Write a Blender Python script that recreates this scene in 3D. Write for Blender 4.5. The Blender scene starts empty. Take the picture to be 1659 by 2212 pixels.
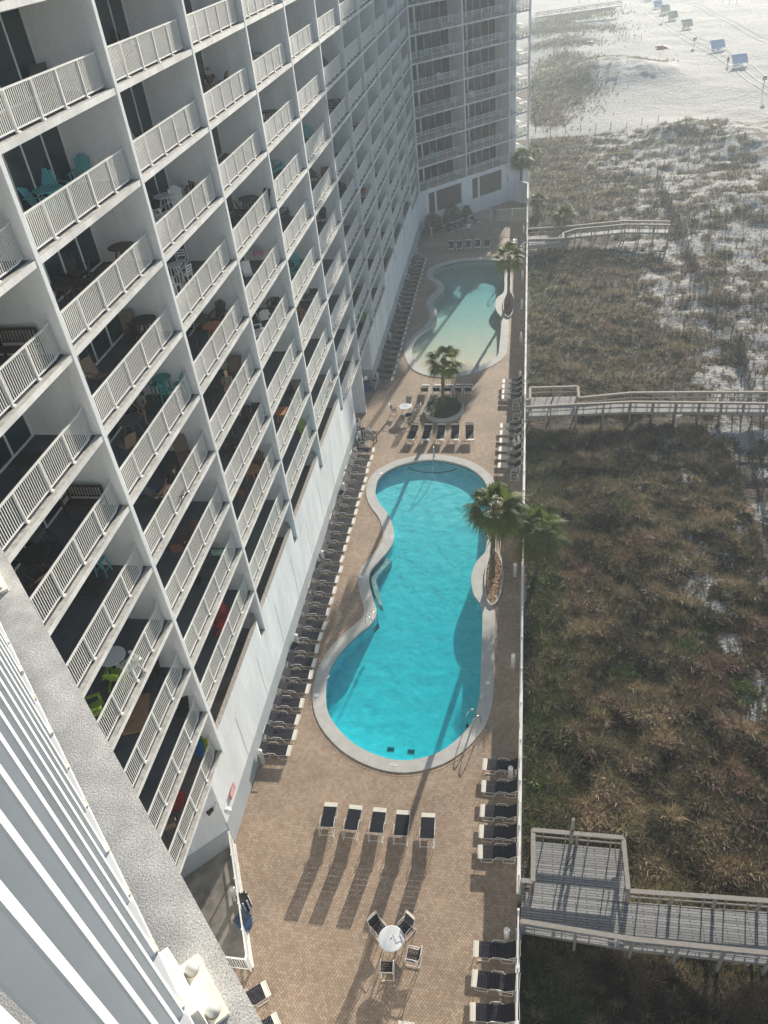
import bpy, bmesh, math, random
import numpy as np
from mathutils import Vector, Matrix, geometry
R = math.radians
rnd = random.Random(7)
sc = bpy.context.scene
COL = sc.collection

# ------------------------------------------------------------------ camera model (measured from the photograph)
FPX, PITCH, ROLL, YAW, H, Z0 = 1678.18, 0.66708, -0.12114, -0.22227, 35.31, 5.112
FH = 2.9
cp, sp = math.cos(PITCH), math.sin(PITCH)
Fv = Vector((math.sin(YAW)*cp, math.cos(YAW)*cp, -sp))
R0 = Vector((math.cos(YAW), -math.sin(YAW), 0)); U0 = R0.cross(Fv)
Rv = R0*math.cos(ROLL)+U0*math.sin(ROLL); Uv = -R0*math.sin(ROLL)+U0*math.cos(ROLL)
def G(px, py, z=0.0):
    """ground position seen at a point of the 1659 x 2212 photograph, at height z"""
    r = Fv+Rv*((px-829.5)/FPX)-Uv*((py-1106)/FPX)
    t = (z-H)/r.z
    return Vector((r.x*t, r.y*t, z))
def C(x, y, ox, oy, s, z=0.0):
    return G((ox+x/s)*.54861, (oy+y/s)*.54861, z)
def lev(l): return Z0+FH*l

cam = bpy.data.cameras.new('camera'); camo = bpy.data.objects.new('camera', cam); COL.objects.link(camo)
m = Matrix((( Rv.x, Uv.x, -Fv.x, 0), (Rv.y, Uv.y, -Fv.y, 0), (Rv.z, Uv.z, -Fv.z, H), (0, 0, 0, 1)))
camo.matrix_world = m
cam.sensor_fit = 'VERTICAL'; cam.sensor_height = 36; cam.sensor_width = 27; cam.lens = 36*FPX/2212
cam.clip_start = .02; cam.clip_end = 9000
sc.camera = camo

# ------------------------------------------------------------------ materials
MATS = {}
class NT:
    def __init__(s, name):
        s.m = bpy.data.materials.new(name); s.m.use_nodes = True; s.t = s.m.node_tree; s.t.nodes.clear()
        s.out = s.n('ShaderNodeOutputMaterial'); MATS[name] = s.m
    def n(s, typ, **kw):
        nd = s.t.nodes.new(typ)
        for k, v in kw.items():
            if k.startswith('i_'):
                key = k[2:]; key = int(key) if key.isdigit() else key.replace('_', ' ')
                nd.inputs[key].default_value = v
            else: setattr(nd, k, v)
        return nd
    def l(s, a, b): s.t.links.new(a, b)
    def math(s, op, a, b=None, c=None):
        nd = s.n('ShaderNodeMath', operation=op)
        for i, v in enumerate((a, b, c)):
            if v is None: continue
            if isinstance(v, (int, float)): nd.inputs[i].default_value = v
            else: s.l(v, nd.inputs[i])
        return nd.outputs[0]
    def mix(s, f, a, b, blend='MIX'):
        nd = s.n('ShaderNodeMix', data_type='RGBA', blend_type=blend)
        for i, v in ((0, f), (6, a), (7, b)):
            if isinstance(v, (int, float)): nd.inputs[i].default_value = v
            elif isinstance(v, tuple): nd.inputs[i].default_value = (*v[:3], 1)
            else: s.l(v, nd.inputs[i])
        return nd.outputs[2]
    def ramp(s, f, stops):
        nd = s.n('ShaderNodeValToRGB'); e = nd.color_ramp.elements
        while len(e) < len(stops): e.new(.5)
        for i, (p, c) in enumerate(stops):
            e[i].position = p; e[i].color = (c, c, c, 1) if isinstance(c, (int, float)) else (*c, 1)
        s.l(f, nd.inputs[0]); return nd.outputs[0]
    def coords(s, kind='Object'):
        if kind == 'World':
            return s.n('ShaderNodeNewGeometry').outputs['Position']
        return s.n('ShaderNodeTexCoord').outputs[kind]
    def noise(s, vec, scale, detail=4, rough=.55, out=0):
        nd = s.n('ShaderNodeTexNoise'); nd.inputs['Scale'].default_value = scale; nd.inputs['Detail'].default_value = detail
        nd.inputs['Roughness'].default_value = rough; s.l(vec, nd.inputs['Vector']); return nd.outputs[out]
    def bump(s, h, dist, strength=1, normal=None):
        nd = s.n('ShaderNodeBump'); nd.inputs['Distance'].default_value = dist; nd.inputs['Strength'].default_value = strength
        s.l(h, nd.inputs['Height'])
        if normal is not None: s.l(normal, nd.inputs['Normal'])
        return nd.outputs[0]
    def bsdf(s, col, rough=.6, metal=0, normal=None, spec=.5):
        b = s.n('ShaderNodeBsdfPrincipled')
        if isinstance(col, tuple): b.inputs['Base Color'].default_value = (*col[:3], 1)
        else: s.l(col, b.inputs['Base Color'])
        if isinstance(rough, (int, float)): b.inputs['Roughness'].default_value = rough
        else: s.l(rough, b.inputs['Roughness'])
        b.inputs['Metallic'].default_value = metal; b.inputs['Specular IOR Level'].default_value = spec
        if normal is not None: s.l(normal, b.inputs['Normal'])
        return b
    def done(s, sh): s.l(sh.outputs[0] if hasattr(sh, 'outputs') else sh, s.out.inputs['Surface']); return s.m

def simple(name, col, rough=.6, var=.12, scale=3.0, metal=0, bump=0, bscale=40, spec=.5):
    t = NT(name); v = t.coords('World'); n = t.noise(v, scale, 5)
    f = t.ramp(n, [(.3, 1-var), (.7, 1+var)])
    c = t.mix(1.0, tuple(col), f, 'MULTIPLY')
    nm = t.bump(t.noise(v, bscale, 3), bump) if bump else None
    return t.done(t.bsdf(c, rough, metal, nm, spec))

def stucco(name, col, stain=.12, bumpd=.004):
    t = NT(name); v = t.coords('World')
    mp = t.n('ShaderNodeMapping'); mp.inputs['Scale'].default_value = (1, 1, .25); t.l(v, mp.inputs[0])
    n = t.noise(mp.outputs[0], .8, 6, .6); n2 = t.noise(v, 7, 3)
    f = t.ramp(n, [(.3, 1-stain), (.65, 1.03)]); f2 = t.ramp(n2, [(.3, .95), (.7, 1.03)])
    c = t.mix(1, t.mix(1, tuple(col), f, 'MULTIPLY'), f2, 'MULTIPLY')
    ms = t.n('ShaderNodeMapping'); ms.inputs['Scale'].default_value = (5, 5, .3); t.l(v, ms.inputs[0]); st = t.ramp(t.noise(ms.outputs[0], 1.0, 5, .6), [(.60, 0.0), (.74, .38)]); c = t.mix(st, c, (.42, .37, .31))
    return t.done(t.bsdf(c, .85, 0, t.bump(t.noise(v, 45, 3), bumpd), .25))
stucco('white_stucco', (.735, .76, .78), .17)
stucco('slab_edge_paint', (.80, .80, .79), .34)
stucco('grey_wainscot', (.38, .41, .43), .08)
stucco('ceiling_paint', (.68, .68, .66))
simple('ledge_concrete', (.40, .395, .37), .9, .3, 4)
simple('landing_concrete', (.24, .215, .185), .85, .45, 1.3)
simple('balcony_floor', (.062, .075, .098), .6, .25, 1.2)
simple('garage_floor', (.13, .12, .11), .8, .3, .9)
simple('brown_screen', (.10, .082, .066), .7, .15, 1.5)
simple('wall_cap', (.36, .33, .30), .95, .35, 9, bump=.01, bscale=30)
simple('rail_white', (.80, .80, .78), .35, .03, 2)
simple('frame_white', (.78, .78, .76), .4, .04, 3)
simple('near_rail_white', (.70, .71, .71), .35, .08, 9)
simple('plate_white', (.74, .72, .64), .45, .1, 25)
simple('plate_caulk', (.68, .65, .57), .7, .4, 120)
simple('rust', (.36, .2, .08), .8, .4, 60)
simple('bolt_metal', (.42, .44, .45), .6, .2, 60)
simple('strap_navy', (.008, .010, .022), .6, .15, 4, spec=.15)
simple('strap_cream', (.74, .70, .62), .55, .05, 4)
simple('lounger_white', (.76, .75, .72), .35, .05, 3)
simple('table_white', (.74, .76, .78), .3, .05, 3)
simple('umbrella_ivory', (.8, .78, .7), .6, .05, 3)
simple('bin_blue', (.01, .09, .30), .4, .15, 4)
simple('bin_dark', (.015, .03, .06), .4, .2, 4)
simple('plastic_black', (.012, .012, .014), .45, .2, 4)
simple('metal_steel', (.62, .62, .60), .22, .05, 4, metal=.9)
simple('sign_red', (.60, .16, .15), .5, .2, 9)
simple('sign_white', (.75, .75, .75), .5, .05, 9)
simple('dark_print', (.05, .05, .05), .6, .05, 9)
simple('teal_paint', (.03, .30, .28), .5, .1, 4)
simple('aqua_paint', (.10, .40, .44), .5, .1, 4)
simple('lime_paint', (.25, .40, .05), .5, .1, 4)
simple('white_paint', (.76, .76, .74), .45, .05, 4)
simple('dark_metal', (.02, .018, .017), .45, .2, 4)
simple('brown_wood', (.13, .055, .03), .55, .25, 8)
simple('dark_brown_wood', (.05, .032, .025), .55, .25, 8)
simple('tan_sling', (.21, .155, .11), .7, .1, 4)
simple('grey_sling', (.10, .10, .10), .7, .15, 4)
simple('orange_wood', (.45, .17, .05), .55, .2, 8)
simple('red_paint', (.42, .02, .02), .5, .1, 4)
simple('yellow_foam', (.62, .52, .02), .5, .1, 4)
simple('green_foam', (.03, .30, .05), .5, .2, 2)
simple('blue_foam', (.02, .10, .45), .5, .2, 2)
simple('cardboard', (.33, .20, .11), .9, .15, 3)
simple('towel_blue', (.02, .12, .55), .95, .2, 8)
simple('towel_pink', (.55, .25, .35), .95, .4, 12)
simple('towel_leaf', (.25, .38, .33), .95, .7, 9)
simple('grill_cover', (.012, .012, .012), .6, .2, 4)
simple('door_mat', (.035, .035, .038), .95, .3, 12)
simple('rock_tan', (.46, .31, .20), .85, .6, 3.5)
simple('rock_dark', (.12, .09, .07), .85, .45, 6)
simple('skin', (.52, .31, .22), .55, .08, 10)
simple('skin_tan', (.38, .21, .13), .55, .08, 10)
simple('cloth_black', (.015, .015, .017), .9, .1, 10)
simple('cloth_grey', (.16, .18, .16), .9, .1, 10)
simple('cloth_khaki', (.5, .42, .28), .9, .1, 10)
simple('cloth_white', (.72, .74, .78), .9, .05, 10)
simple('cloth_red', (.42, .04, .03), .9, .1, 10)
simple('cloth_blue', (.05, .10, .22), .9, .1, 10)
simple('hair_blond', (.55, .38, .17), .6, .15, 40)
simple('hair_dark', (.035, .02, .012), .6, .15, 40)
simple('post_wood', (.10, .085, .07), .85, .35, 6)
simple('canopy_blue', (.30, .42, .62), .8, .04, 1)
simple('canopy_teal', (.10, .28, .27), .8, .05, 1)
simple('canopy_tan', (.55, .45, .30), .8, .05, 1)
simple('umbrella_orange', (.75, .35, .08), .7, .05, 1)
simple('umbrella_maroon', (.30, .08, .07), .7, .05, 1)
simple('pool_tile_dark', (.015, .03, .06), .3, .3, 6)
simple('lamp_black', (.03, .015, .015), .4, .1, 5)

# glass
t = NT('door_glass'); v = t.coords('World'); n = t.noise(v, .5, 2)
t.done(t.bsdf(t.mix(n, (.008, .022, .032), (.016, .05, .065)), .06, 0, None, .6))

# herringbone pavers
def pavers(name, rot=45.0, bw=.105):
    t = NT(name); v = t.coords('World')
    mp = t.n('ShaderNodeMapping'); mp.inputs['Rotation'].default_value = (0, 0, R(rot)); mp.inputs['Scale'].default_value = (1/bw, 1/bw, 0)
    mp.inputs['Location'].default_value = (400, 400, 0)
    t.l(v, mp.inputs[0]); sx = t.n('ShaderNodeSeparateXYZ'); t.l(mp.outputs[0], sx.inputs[0])
    X, Y = sx.outputs[0], sx.outputs[1]
    i, j = t.math('FLOOR', X), t.math('FLOOR', Y); fx, fy = t.math('SUBTRACT', X, i), t.math('SUBTRACT', Y, j)
    mm = t.math('FLOORED_MODULO', t.math('SUBTRACT', i, j), 4.0)
    def eq(k): return t.math('COMPARE', mm, float(k), .3)
    e0, e1, e2, e3 = eq(0), eq(1), eq(2), eq(3)
    d = [t.math('ADD', fx, e1), t.math('ADD', t.math('SUBTRACT', 1.0, fx), e0), t.math('ADD', fy, e2), t.math('ADD', t.math('SUBTRACT', 1.0, fy), e3)]
    dist = t.math('MINIMUM', t.math('MINIMUM', d[0], d[1]), t.math('MINIMUM', d[2], d[3]))
    cb = t.n('ShaderNodeCombineXYZ'); t.l(t.math('SUBTRACT', i, e1), cb.inputs[0]); t.l(t.math('SUBTRACT', j, e2), cb.inputs[1])
    wn = t.n('ShaderNodeTexWhiteNoise', noise_dimensions='2D'); t.l(cb.outputs[0], wn.inputs['Vector'])
    joint = t.ramp(dist, [(.03, 0.0), (.10, 1.0)])
    brick = t.ramp(wn.outputs['Value'], [(0, (.33, .245, .175)), (.5, (.405, .305, .225)), (.8, (.45, .355, .27)), (1, (.385, .265, .19))])
    big = t.ramp(t.noise(v, .35, 6, .65), [(.3, .76), (.7, 1.12)]); fine = t.ramp(t.noise(v, 22, 3), [(.3, .92), (.7, 1.05)])
    c = t.mix(1, t.mix(1, t.mix(joint, (.15, .11, .082), brick), big, 'MULTIPLY'), fine, 'MULTIPLY')
    stain = t.ramp(t.noise(v, .9, 6, .7), [(.60, 0.0), (.72, .35)]); c = t.mix(stain, c, (.15, .12, .10))
    return t.done(t.bsdf(c, .82, 0, t.bump(joint, .006), .3))
pavers('herringbone_pavers')
t = NT('border_bricks'); uv = t.coords('UV'); sx = t.n('ShaderNodeSeparateXYZ'); t.l(uv, sx.inputs[0])
u = t.math('MULTIPLY', sx.outputs[0], 1/.105); i = t.math('FLOOR', u); f = t.math('SUBTRACT', u, i)
joint = t.ramp(t.math('MINIMUM', f, t.math('SUBTRACT', 1.0, f)), [(.03, 0.0), (.1, 1.0)])
wn = t.n('ShaderNodeTexWhiteNoise', noise_dimensions='1D'); t.l(i, wn.inputs['W'])
t.done(t.bsdf(t.mix(joint, (.115, .085, .065), t.ramp(wn.outputs['Value'], [(0, (.31, .22, .165)), (1, (.45, .335, .25))])), .82, 0, t.bump(joint, .006), .3))

# coping, planter rim concrete
t = NT('coping_concrete'); v = t.coords('World'); n = t.noise(v, 1.4, 7, .65)
t.done(t.bsdf(t.mix(1, t.ramp(n, [(.3, (.40, .40, .38)), (.62, (.50, .50, .475)), (.8, (.56, .54, .49))]), t.ramp(t.noise(v, 14, 3), [(.3, .93), (.7, 1.05)]), 'MULTIPLY'), .8, 0, t.bump(t.noise(v, 30, 2), .004), .3))
# rough foreground stucco ledge
t = NT('rough_ledge'); v = t.coords('World'); n = t.noise(v, 330, 6, .75); n2 = t.noise(v, 16, 5)
c = t.mix(1, t.ramp(n, [(.33, (.22, .22, .225)), (.49, (.46, .46, .45)), (.64, (.68, .68, .66))]), t.ramp(n2, [(.3, .78), (.7, 1.15)]), 'MULTIPLY')
t.done(t.bsdf(c, .9, 0, t.bump(n, .0015), .2))
# pool floors
def poolfloor(name, a, b):
    t = NT(name); v = t.coords('World'); n = t.noise(v, 1.6, 3, .5)
    return t.done(t.bsdf(t.mix(n, a, b), .7, 0, None, .2))
poolfloor('plaster_blue', (.48, .68, .70), (.66, .82, .82))
poolfloor('plaster_sand', (.62, .52, .38), (.72, .61, .45))
# water
def water(name, tint, dens, wscale, wdist, caustic_tint):
    t = NT(name); v = t.coords('World')
    n = t.math('ADD', t.noise(v, wscale, 3, .5), t.math('MULTIPLY', t.noise(v, wscale*4.2, 2, .5), .3))
    nm = t.bump(n, wdist)
    tr = t.n('ShaderNodeBsdfTransparent'); mpw = t.n('ShaderNodeMapping'); mpw.inputs['Scale'].default_value = (.75, 1.3, 1); t.l(v, mpw.inputs[0]); f = t.ramp(t.noise(mpw.outputs[0], 2.3, 6, .75), [(.40, tuple(caustic_tint)), (.51, tuple((m_+1)/2 for m_ in caustic_tint)), (.58, (1, 1, 1))]); t.l(f, tr.inputs[0])  # caustic light patches painted into the transparent tint with noise
    gl = t.n('ShaderNodeBsdfGlossy'); gl.inputs['Roughness'].default_value = .05; t.l(nm, gl.inputs['Normal'])
    lw = t.n('ShaderNodeLayerWeight'); lw.inputs['Blend'].default_value = .5; t.l(nm, lw.inputs['Normal']); frs = t.math('MULTIPLY_ADD', t.math('POWER', lw.outputs['Facing'], 5.0), .95, .02)
    mx = t.n('ShaderNodeMixShader'); t.l(frs, mx.inputs[0]); t.l(tr.outputs[0], mx.inputs[1]); t.l(gl.outputs[0], mx.inputs[2])
    ab = t.n('ShaderNodeVolumeAbsorption'); ab.inputs['Color'].default_value = (*tint, 1); ab.inputs['Density'].default_value = dens
    t.l(ab.outputs[0], t.out.inputs['Volume'])
    return t.done(mx)
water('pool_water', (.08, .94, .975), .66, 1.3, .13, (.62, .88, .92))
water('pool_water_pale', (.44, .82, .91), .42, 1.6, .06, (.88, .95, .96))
# weathered wood decking (boards across) and rails
def wood(name, a, b, board=0.0, axis=0):
    t = NT(name); v = t.coords('Object'); mp = t.n('ShaderNodeMapping'); mp.inputs['Scale'].default_value = (3, 12, 8) if axis == 0 else (12, 3, 8); t.l(v, mp.inputs[0])
    n = t.noise(mp.outputs[0], 1.5, 6, .65); c = t.mix(t.ramp(n, [(.3, 0.0), (.7, 1.0)]), a, b)
    nm = None
    if board:
        sx = t.n('ShaderNodeSeparateXYZ'); t.l(v, sx.inputs[0])
        u = t.math('MULTIPLY', sx.outputs[axis], 1/board); i = t.math('FLOOR', u); f = t.math('SUBTRACT', u, i)
        w2 = t.math('MULTIPLY', sx.outputs[1-axis], 1/.95); f2 = t.math('FRACT', t.math('ADD', w2, t.math('MULTIPLY', t.math('FLOORED_MODULO', i, 2.0), .5)))
        j = t.ramp(t.math('MINIMUM', f, t.math('SUBTRACT', 1.0, f)), [(.04, 0.0), (.12, 1.0)])
        j2 = t.ramp(t.math('MINIMUM', f2, t.math('SUBTRACT', 1.0, f2)), [(.01, .35), (.03, 1.0)])
        jj = t.math('MULTIPLY', j, j2)
        wn = t.n('ShaderNodeTexWhiteNoise', noise_dimensions='1D'); t.l(i, wn.inputs['W'])
        c = t.mix(1, c, t.ramp(wn.outputs['Value'], [(0, .75), (1, 1.15)]), 'MULTIPLY'); c = t.mix(jj, (.03, .028, .026), c); nm = t.bump(jj, .01)
    return t.done(t.bsdf(c, .8, 0, nm, .25))
wood('boardwalk_decking', (.23, .235, .24), (.33, .335, .34), .115, 1)
wood('boardwalk_rail_wood', (.25, .225, .20), (.37, .345, .32), 0, 0)
# sand
t = NT('beach_sand'); v = t.coords('World'); att = t.n('ShaderNodeAttribute', attribute_name='cover')
n1 = t.noise(v, .9, 5, .6); n2 = t.noise(v, 3.1, 4, .6); n3 = t.noise(v, .12, 4)
clean = t.mix(1, t.mix(1, (.37, .367, .36), t.ramp(n3, [(.3, .9), (.7, 1.05)]), 'MULTIPLY'), t.ramp(t.noise(v, 2.2, 5, .7), [(.35, .74), (.62, 1.06)]), 'MULTIPLY')
soil = t.ramp(n2, [(.3, (.040, .033, .026)), (.55, (.07, .057, .043)), (.75, (.15, .13, .105))])
edge = t.ramp(t.math('ADD', t.math('MULTIPLY', att.outputs['Fac'], 1.0), t.math('MULTIPLY', t.math('SUBTRACT', n2, .5), 1.5)), [(.42, 0.0), (.56, 1.0)])
c = t.mix(edge, clean, soil)
hgt = t.math('ADD', t.math('MULTIPLY', n1, 1.0), t.math('MULTIPLY', n2, .45))
n4 = t.noise(v, 5.5, 3, .6); nm = t.bump(t.math('ADD', hgt, t.math('MULTIPLY', n4, .35)), .42, 1.0)
t.done(t.bsdf(c, .9, 0, nm, .15))
simple('tyre_track_sand', (.43, .42, .40), .9, .1, 3, bump=.05, bscale=5)
# sea
t = NT('sea_water'); v = t.coords('World'); t.done(t.bsdf((.05, .16, .18), .12, 0, t.bump(t.noise(v, .25, 4), .4)))
# foliage with per-face colour
def foliage(name, trans=.35, rough=.5, var=True, spec=.4):
    t = NT(name); a = t.n('ShaderNodeAttribute', attribute_name='tone')
    b = t.bsdf(a.outputs['Color'], rough, 0, None, spec); tr = t.n('ShaderNodeBsdfTranslucent'); t.l(t.mix(.5, a.outputs['Color'], (.10, .14, .02)), tr.inputs[0])
    mx = t.n('ShaderNodeMixShader'); mx.inputs[0].default_value = trans; t.l(b.outputs[0], mx.inputs[1]); t.l(tr.outputs[0], mx.inputs[2])
    return t.done(mx)
foliage('grass_blades', .32, .6, spec=.2); foliage('palm_leaf', .38, .6, spec=.12); foliage('shrub_leaf', .25, .5)
t = NT('palm_bark'); v = t.coords('Object'); mp = t.n('ShaderNodeMapping'); mp.inputs['Scale'].default_value = (3, 3, 14); t.l(v, mp.inputs[0]); n = t.noise(mp.outputs[0], 1.5, 5)
t.done(t.bsdf(t.ramp(n, [(.3, (.075, .058, .045)), (.7, (.19, .155, .125))]), .9, 0, t.bump(n, .03), .2))

# ------------------------------------------------------------------ mesh helpers
class MB:
    def __init__(s): s.v = []; s.f = []; s.mi = []; s.mats = []; s.uv = None
    def mid(s, m):
        if m not in s.mats: s.mats.append(m)
        return s.mats.index(m)
    def add(s, vs, fs, m):
        o = len(s.v); s.v += [tuple(p) for p in vs]; k = s.mid(m)
        for f in fs: s.f.append(tuple(o+i for i in f)); s.mi.append(k)
    def box(s, x0, x1, y0, y1, z0, z1, m, top=None):
        vs = [(x0, y0, z0), (x1, y0, z0), (x1, y1, z0), (x0, y1, z0), (x0, y0, z1), (x1, y0, z1), (x1, y1, z1), (x0, y1, z1)]
        s.add(vs, [(3, 2, 1, 0), (0, 1, 5, 4), (1, 2, 6, 5), (2, 3, 7, 6), (3, 0, 4, 7)], m); s.add(vs, [(4, 5, 6, 7)], top or m)
    def obox(s, a, b, w, h, m, up=(0, 0, 1)):
        """a bar from a to b, w wide, h high"""
        a, b = Vector(a), Vector(b); d = (b-a).normalized(); up = Vector(up)
        if abs(d.dot(up)) > .99: up = Vector((1, 0, 0))
        r = d.cross(up).normalized(); u = r.cross(d)
        vs = [p+r*(sx*w/2)+u*(sy*h/2) for p in (a, b) for sx, sy in ((-1, -1), (1, -1), (1, 1), (-1, 1))]
        s.add(vs, [(0, 3, 2, 1), (4, 5, 6, 7), (0, 1, 5, 4), (1, 2, 6, 5), (2, 3, 7, 6), (3, 0, 4, 7)], m)
    def tube(s, pts, r, m, n=6, caps=True):
        pts = [Vector(p) for p in pts]; rs = r if isinstance(r, (list, tuple)) else [r]*len(pts)
        rings = []; prev = None
        for i, p in enumerate(pts):
            d = (pts[min(i+1, len(pts)-1)]-pts[max(i-1, 0)]).normalized()
            if prev is None: a = d.orthogonal().normalized()
            else: a = (prev-d*prev.dot(d)).normalized()
            prev = a; b = d.cross(a)
            rings.append([p+(a*math.cos(2*math.pi*k/n)+b*math.sin(2*math.pi*k/n))*rs[i] for k in range(n)])
        vs = [q for r_ in rings for q in r_]
        fs = [(i*n+k, i*n+(k+1) % n, (i+1)*n+(k+1) % n, (i+1)*n+k) for i in range(len(pts)-1) for k in range(n)]
        if caps: fs += [tuple(range(n-1, -1, -1)), tuple((len(pts)-1)*n+k for k in range(n))]
        s.add(vs, fs, m)
    def prism(s, poly, z0, z1, m, top=None, bottom=True):
        n = len(poly); vs = [(p[0], p[1], z0) for p in poly]+[(p[0], p[1], z1) for p in poly]
        s.add(vs, [(i, (i+1) % n, n+(i+1) % n, n+i) for i in range(n)], m)
        s.add(vs, [tuple(n+i for i in range(n))], top or m)
        if bottom: s.add(vs, [tuple(range(n-1, -1, -1))], m)
    def lathe(s, prof, m, n=16, c=(0, 0)):
        vs = [(c[0]+r*math.cos(2*math.pi*k/n), c[1]+r*math.sin(2*math.pi*k/n), z) for r, z in prof for k in range(n)]
        fs = [(i*n+k, i*n+(k+1) % n, (i+1)*n+(k+1) % n, (i+1)*n+k) for i in range(len(prof)-1) for k in range(n)]
        fs += [tuple(range(n-1, -1, -1)), tuple((len(prof)-1)*n+k for k in range(n))]
        s.add(vs, fs, m)
    def mesh(s, name, smooth=False):
        me = bpy.data.meshes.new(name); me.from_pydata(s.v, [], s.f)
        for mm in s.mats: me.materials.append(MATS[mm])
        me.polygons.foreach_set('material_index', s.mi)
        if smooth: me.polygons.foreach_set('use_smooth', [True]*len(s.f))
        me.validate(); me.update(); return me
    def obj(s, name, parent=None, smooth=False, bevel=0):
        o = bpy.data.objects.new(name, s.mesh(name, smooth)); COL.objects.link(o)
        if parent: o.parent = parent
        if bevel:
            b = o.modifiers.new('b', 'BEVEL'); b.width = bevel; b.segments = 2; b.limit_method = 'ANGLE'
        return o
def tag(o, label=None, cat=None, group=None, kind=None):
    if label: o['label'] = label
    if cat: o['category'] = cat
    if group: o['group'] = group
    if kind: o['kind'] = kind
    return o
def empty(name, loc=(0, 0, 0), rz=0.0, label=None, cat=None, group=None):
    o = bpy.data.objects.new(name, None); COL.objects.link(o); o.location = loc; o.rotation_euler = (0, 0, rz); o.empty_display_size = .2
    return tag(o, label, cat, group)
def copy_tree(o, parent=None):
    c = o.copy(); COL.objects.link(c); c.parent = parent
    for ch in list(KIDS.get(o.name, [])): k = copy_tree(ch, c)
    return c
KIDS = {}
def kids_index():
    KIDS.clear()
    for o in bpy.data.objects:
        if o.parent: KIDS.setdefault(o.parent.name, []).append(o)
protos = {}
def place(kind, build, loc, rz, label, cat, group, sz=1.0):
    """first call builds the thing, later calls copy it and its parts"""
    if kind not in protos:
        o = build(); protos[kind] = o
        for ch in o.children_recursive: KIDS.setdefault(ch.parent.name, []).append(ch)
    else: 
        src = protos[kind]; o = copy_tree(src)
        for k in ('label', 'category', 'group', 'kind'):
            if k in o: del o[k]
    o.location = loc; o.rotation_euler = (0, 0, rz); o.scale = (sz,)*3
    return tag(o, label, cat, group)
ORD = 'first second third fourth fifth sixth seventh eighth ninth tenth eleventh twelfth thirteenth fourteenth fifteenth sixteenth seventeenth eighteenth nineteenth twentieth twenty-first twenty-second twenty-third twenty-fourth twenty-fifth twenty-sixth twenty-seventh twenty-eighth twenty-ninth thirtieth'.split()

def npmesh(name, V, Fq, mat, tones=None, smooth=False):
    """V (n,3), Fq (m,4) quads, tones (m,3) per face"""
    me = bpy.data.meshes.new(name); me.vertices.add(len(V)); me.vertices.foreach_set('co', V.astype(np.float32).ravel())
    nf = len(Fq); k = Fq.shape[1]; me.loops.add(nf*k); me.polygons.add(nf)
    me.polygons.foreach_set('loop_start', np.arange(nf)*k); me.polygons.foreach_set('loop_total', np.full(nf, k))
    me.loops.foreach_set('vertex_index', Fq.astype(np.int32).ravel())
    if tones is not None:
        a = me.attributes.new('tone', 'FLOAT_COLOR', 'FACE'); c = np.ones((nf, 4), np.float32); c[:, :3] = tones; a.data.foreach_set('color', c.ravel())
    me.materials.append(MATS[mat]); me.update(calc_edges=True)
    if smooth: me.polygons.foreach_set('use_smooth', [True]*nf)
    return me
NR = np.random.default_rng(11)

# smooth value noise for terrain and cover
_tab = NR.random((64, 64))
def vnoise(x, y, s):
    x = np.asarray(x)/s; y = np.asarray(y)/s; xi = np.floor(x).astype(int); yi = np.floor(y).astype(int); fx = x-xi; fy = y-yi
    fx = fx*fx*(3-2*fx); fy = fy*fy*(3-2*fy)
    g = lambda a, b: _tab[a % 64, b % 64]
    return (g(xi, yi)*(1-fx)+g(xi+1, yi)*fx)*(1-fy)+(g(xi, yi+1)*(1-fx)+g(xi+1, yi+1)*fx)*fy
def fbm(x, y, s): return .5*vnoise(x, y, s)+.28*vnoise(x+31, y+17, s/2.1)+.15*vnoise(x+7, y+53, s/4.3)+.07*vnoise(x, y+9, s/9)
def sstep(a, b, x): t = np.clip((x-a)/(b-a), 0, 1); return t*t*(3-2*t)
def blob(x, y, cx, cy, rx, ry): return np.exp(-(((x-cx)/rx)**2+((y-cy)/ry)**2))
MOUNDS = [(17, 203, 11, 13, 3.4), (29, 197, 7, 9, 1.4), (27, 150, 7, 7, 1.6), (36, 140, 10, 9, 1.5), (8, 240, 8, 14, 1.5), (14, 262, 9, 12, 1.5), (34, 112, 9, 10, 1.0), (3, 275, 9, 12, 1.3)]
def hgt(x, y):
    x = np.asarray(x, float); y = np.asarray(y, float)
    z = -1.15 + .55*(fbm(x, y, 14)-.5) + .42*(vnoise(x+9, y, 1.9)-.5)*sstep(.6, 2, x)*(1-sstep(150, 160, y))+.2*(vnoise(x, y+5, .9)-.5)*sstep(.6, 2, x)*(1-sstep(60, 160, y))
    z = z + sstep(16, 24, x)*sstep(20, 50, y)*(.6*(fbm(x+90, y, 9)-.5))
    for cx, cy, rx, ry, h in MOUNDS: z = z+h*blob(x, y, cx, cy, rx, ry)*(.75+.5*fbm(x, y, 5))
    z = z - .012*np.clip(x-60, 0, 60)
    z = np.where((x < 0.0) & (x > -60) & (y < 113), -3.6, z)
    return z
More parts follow.
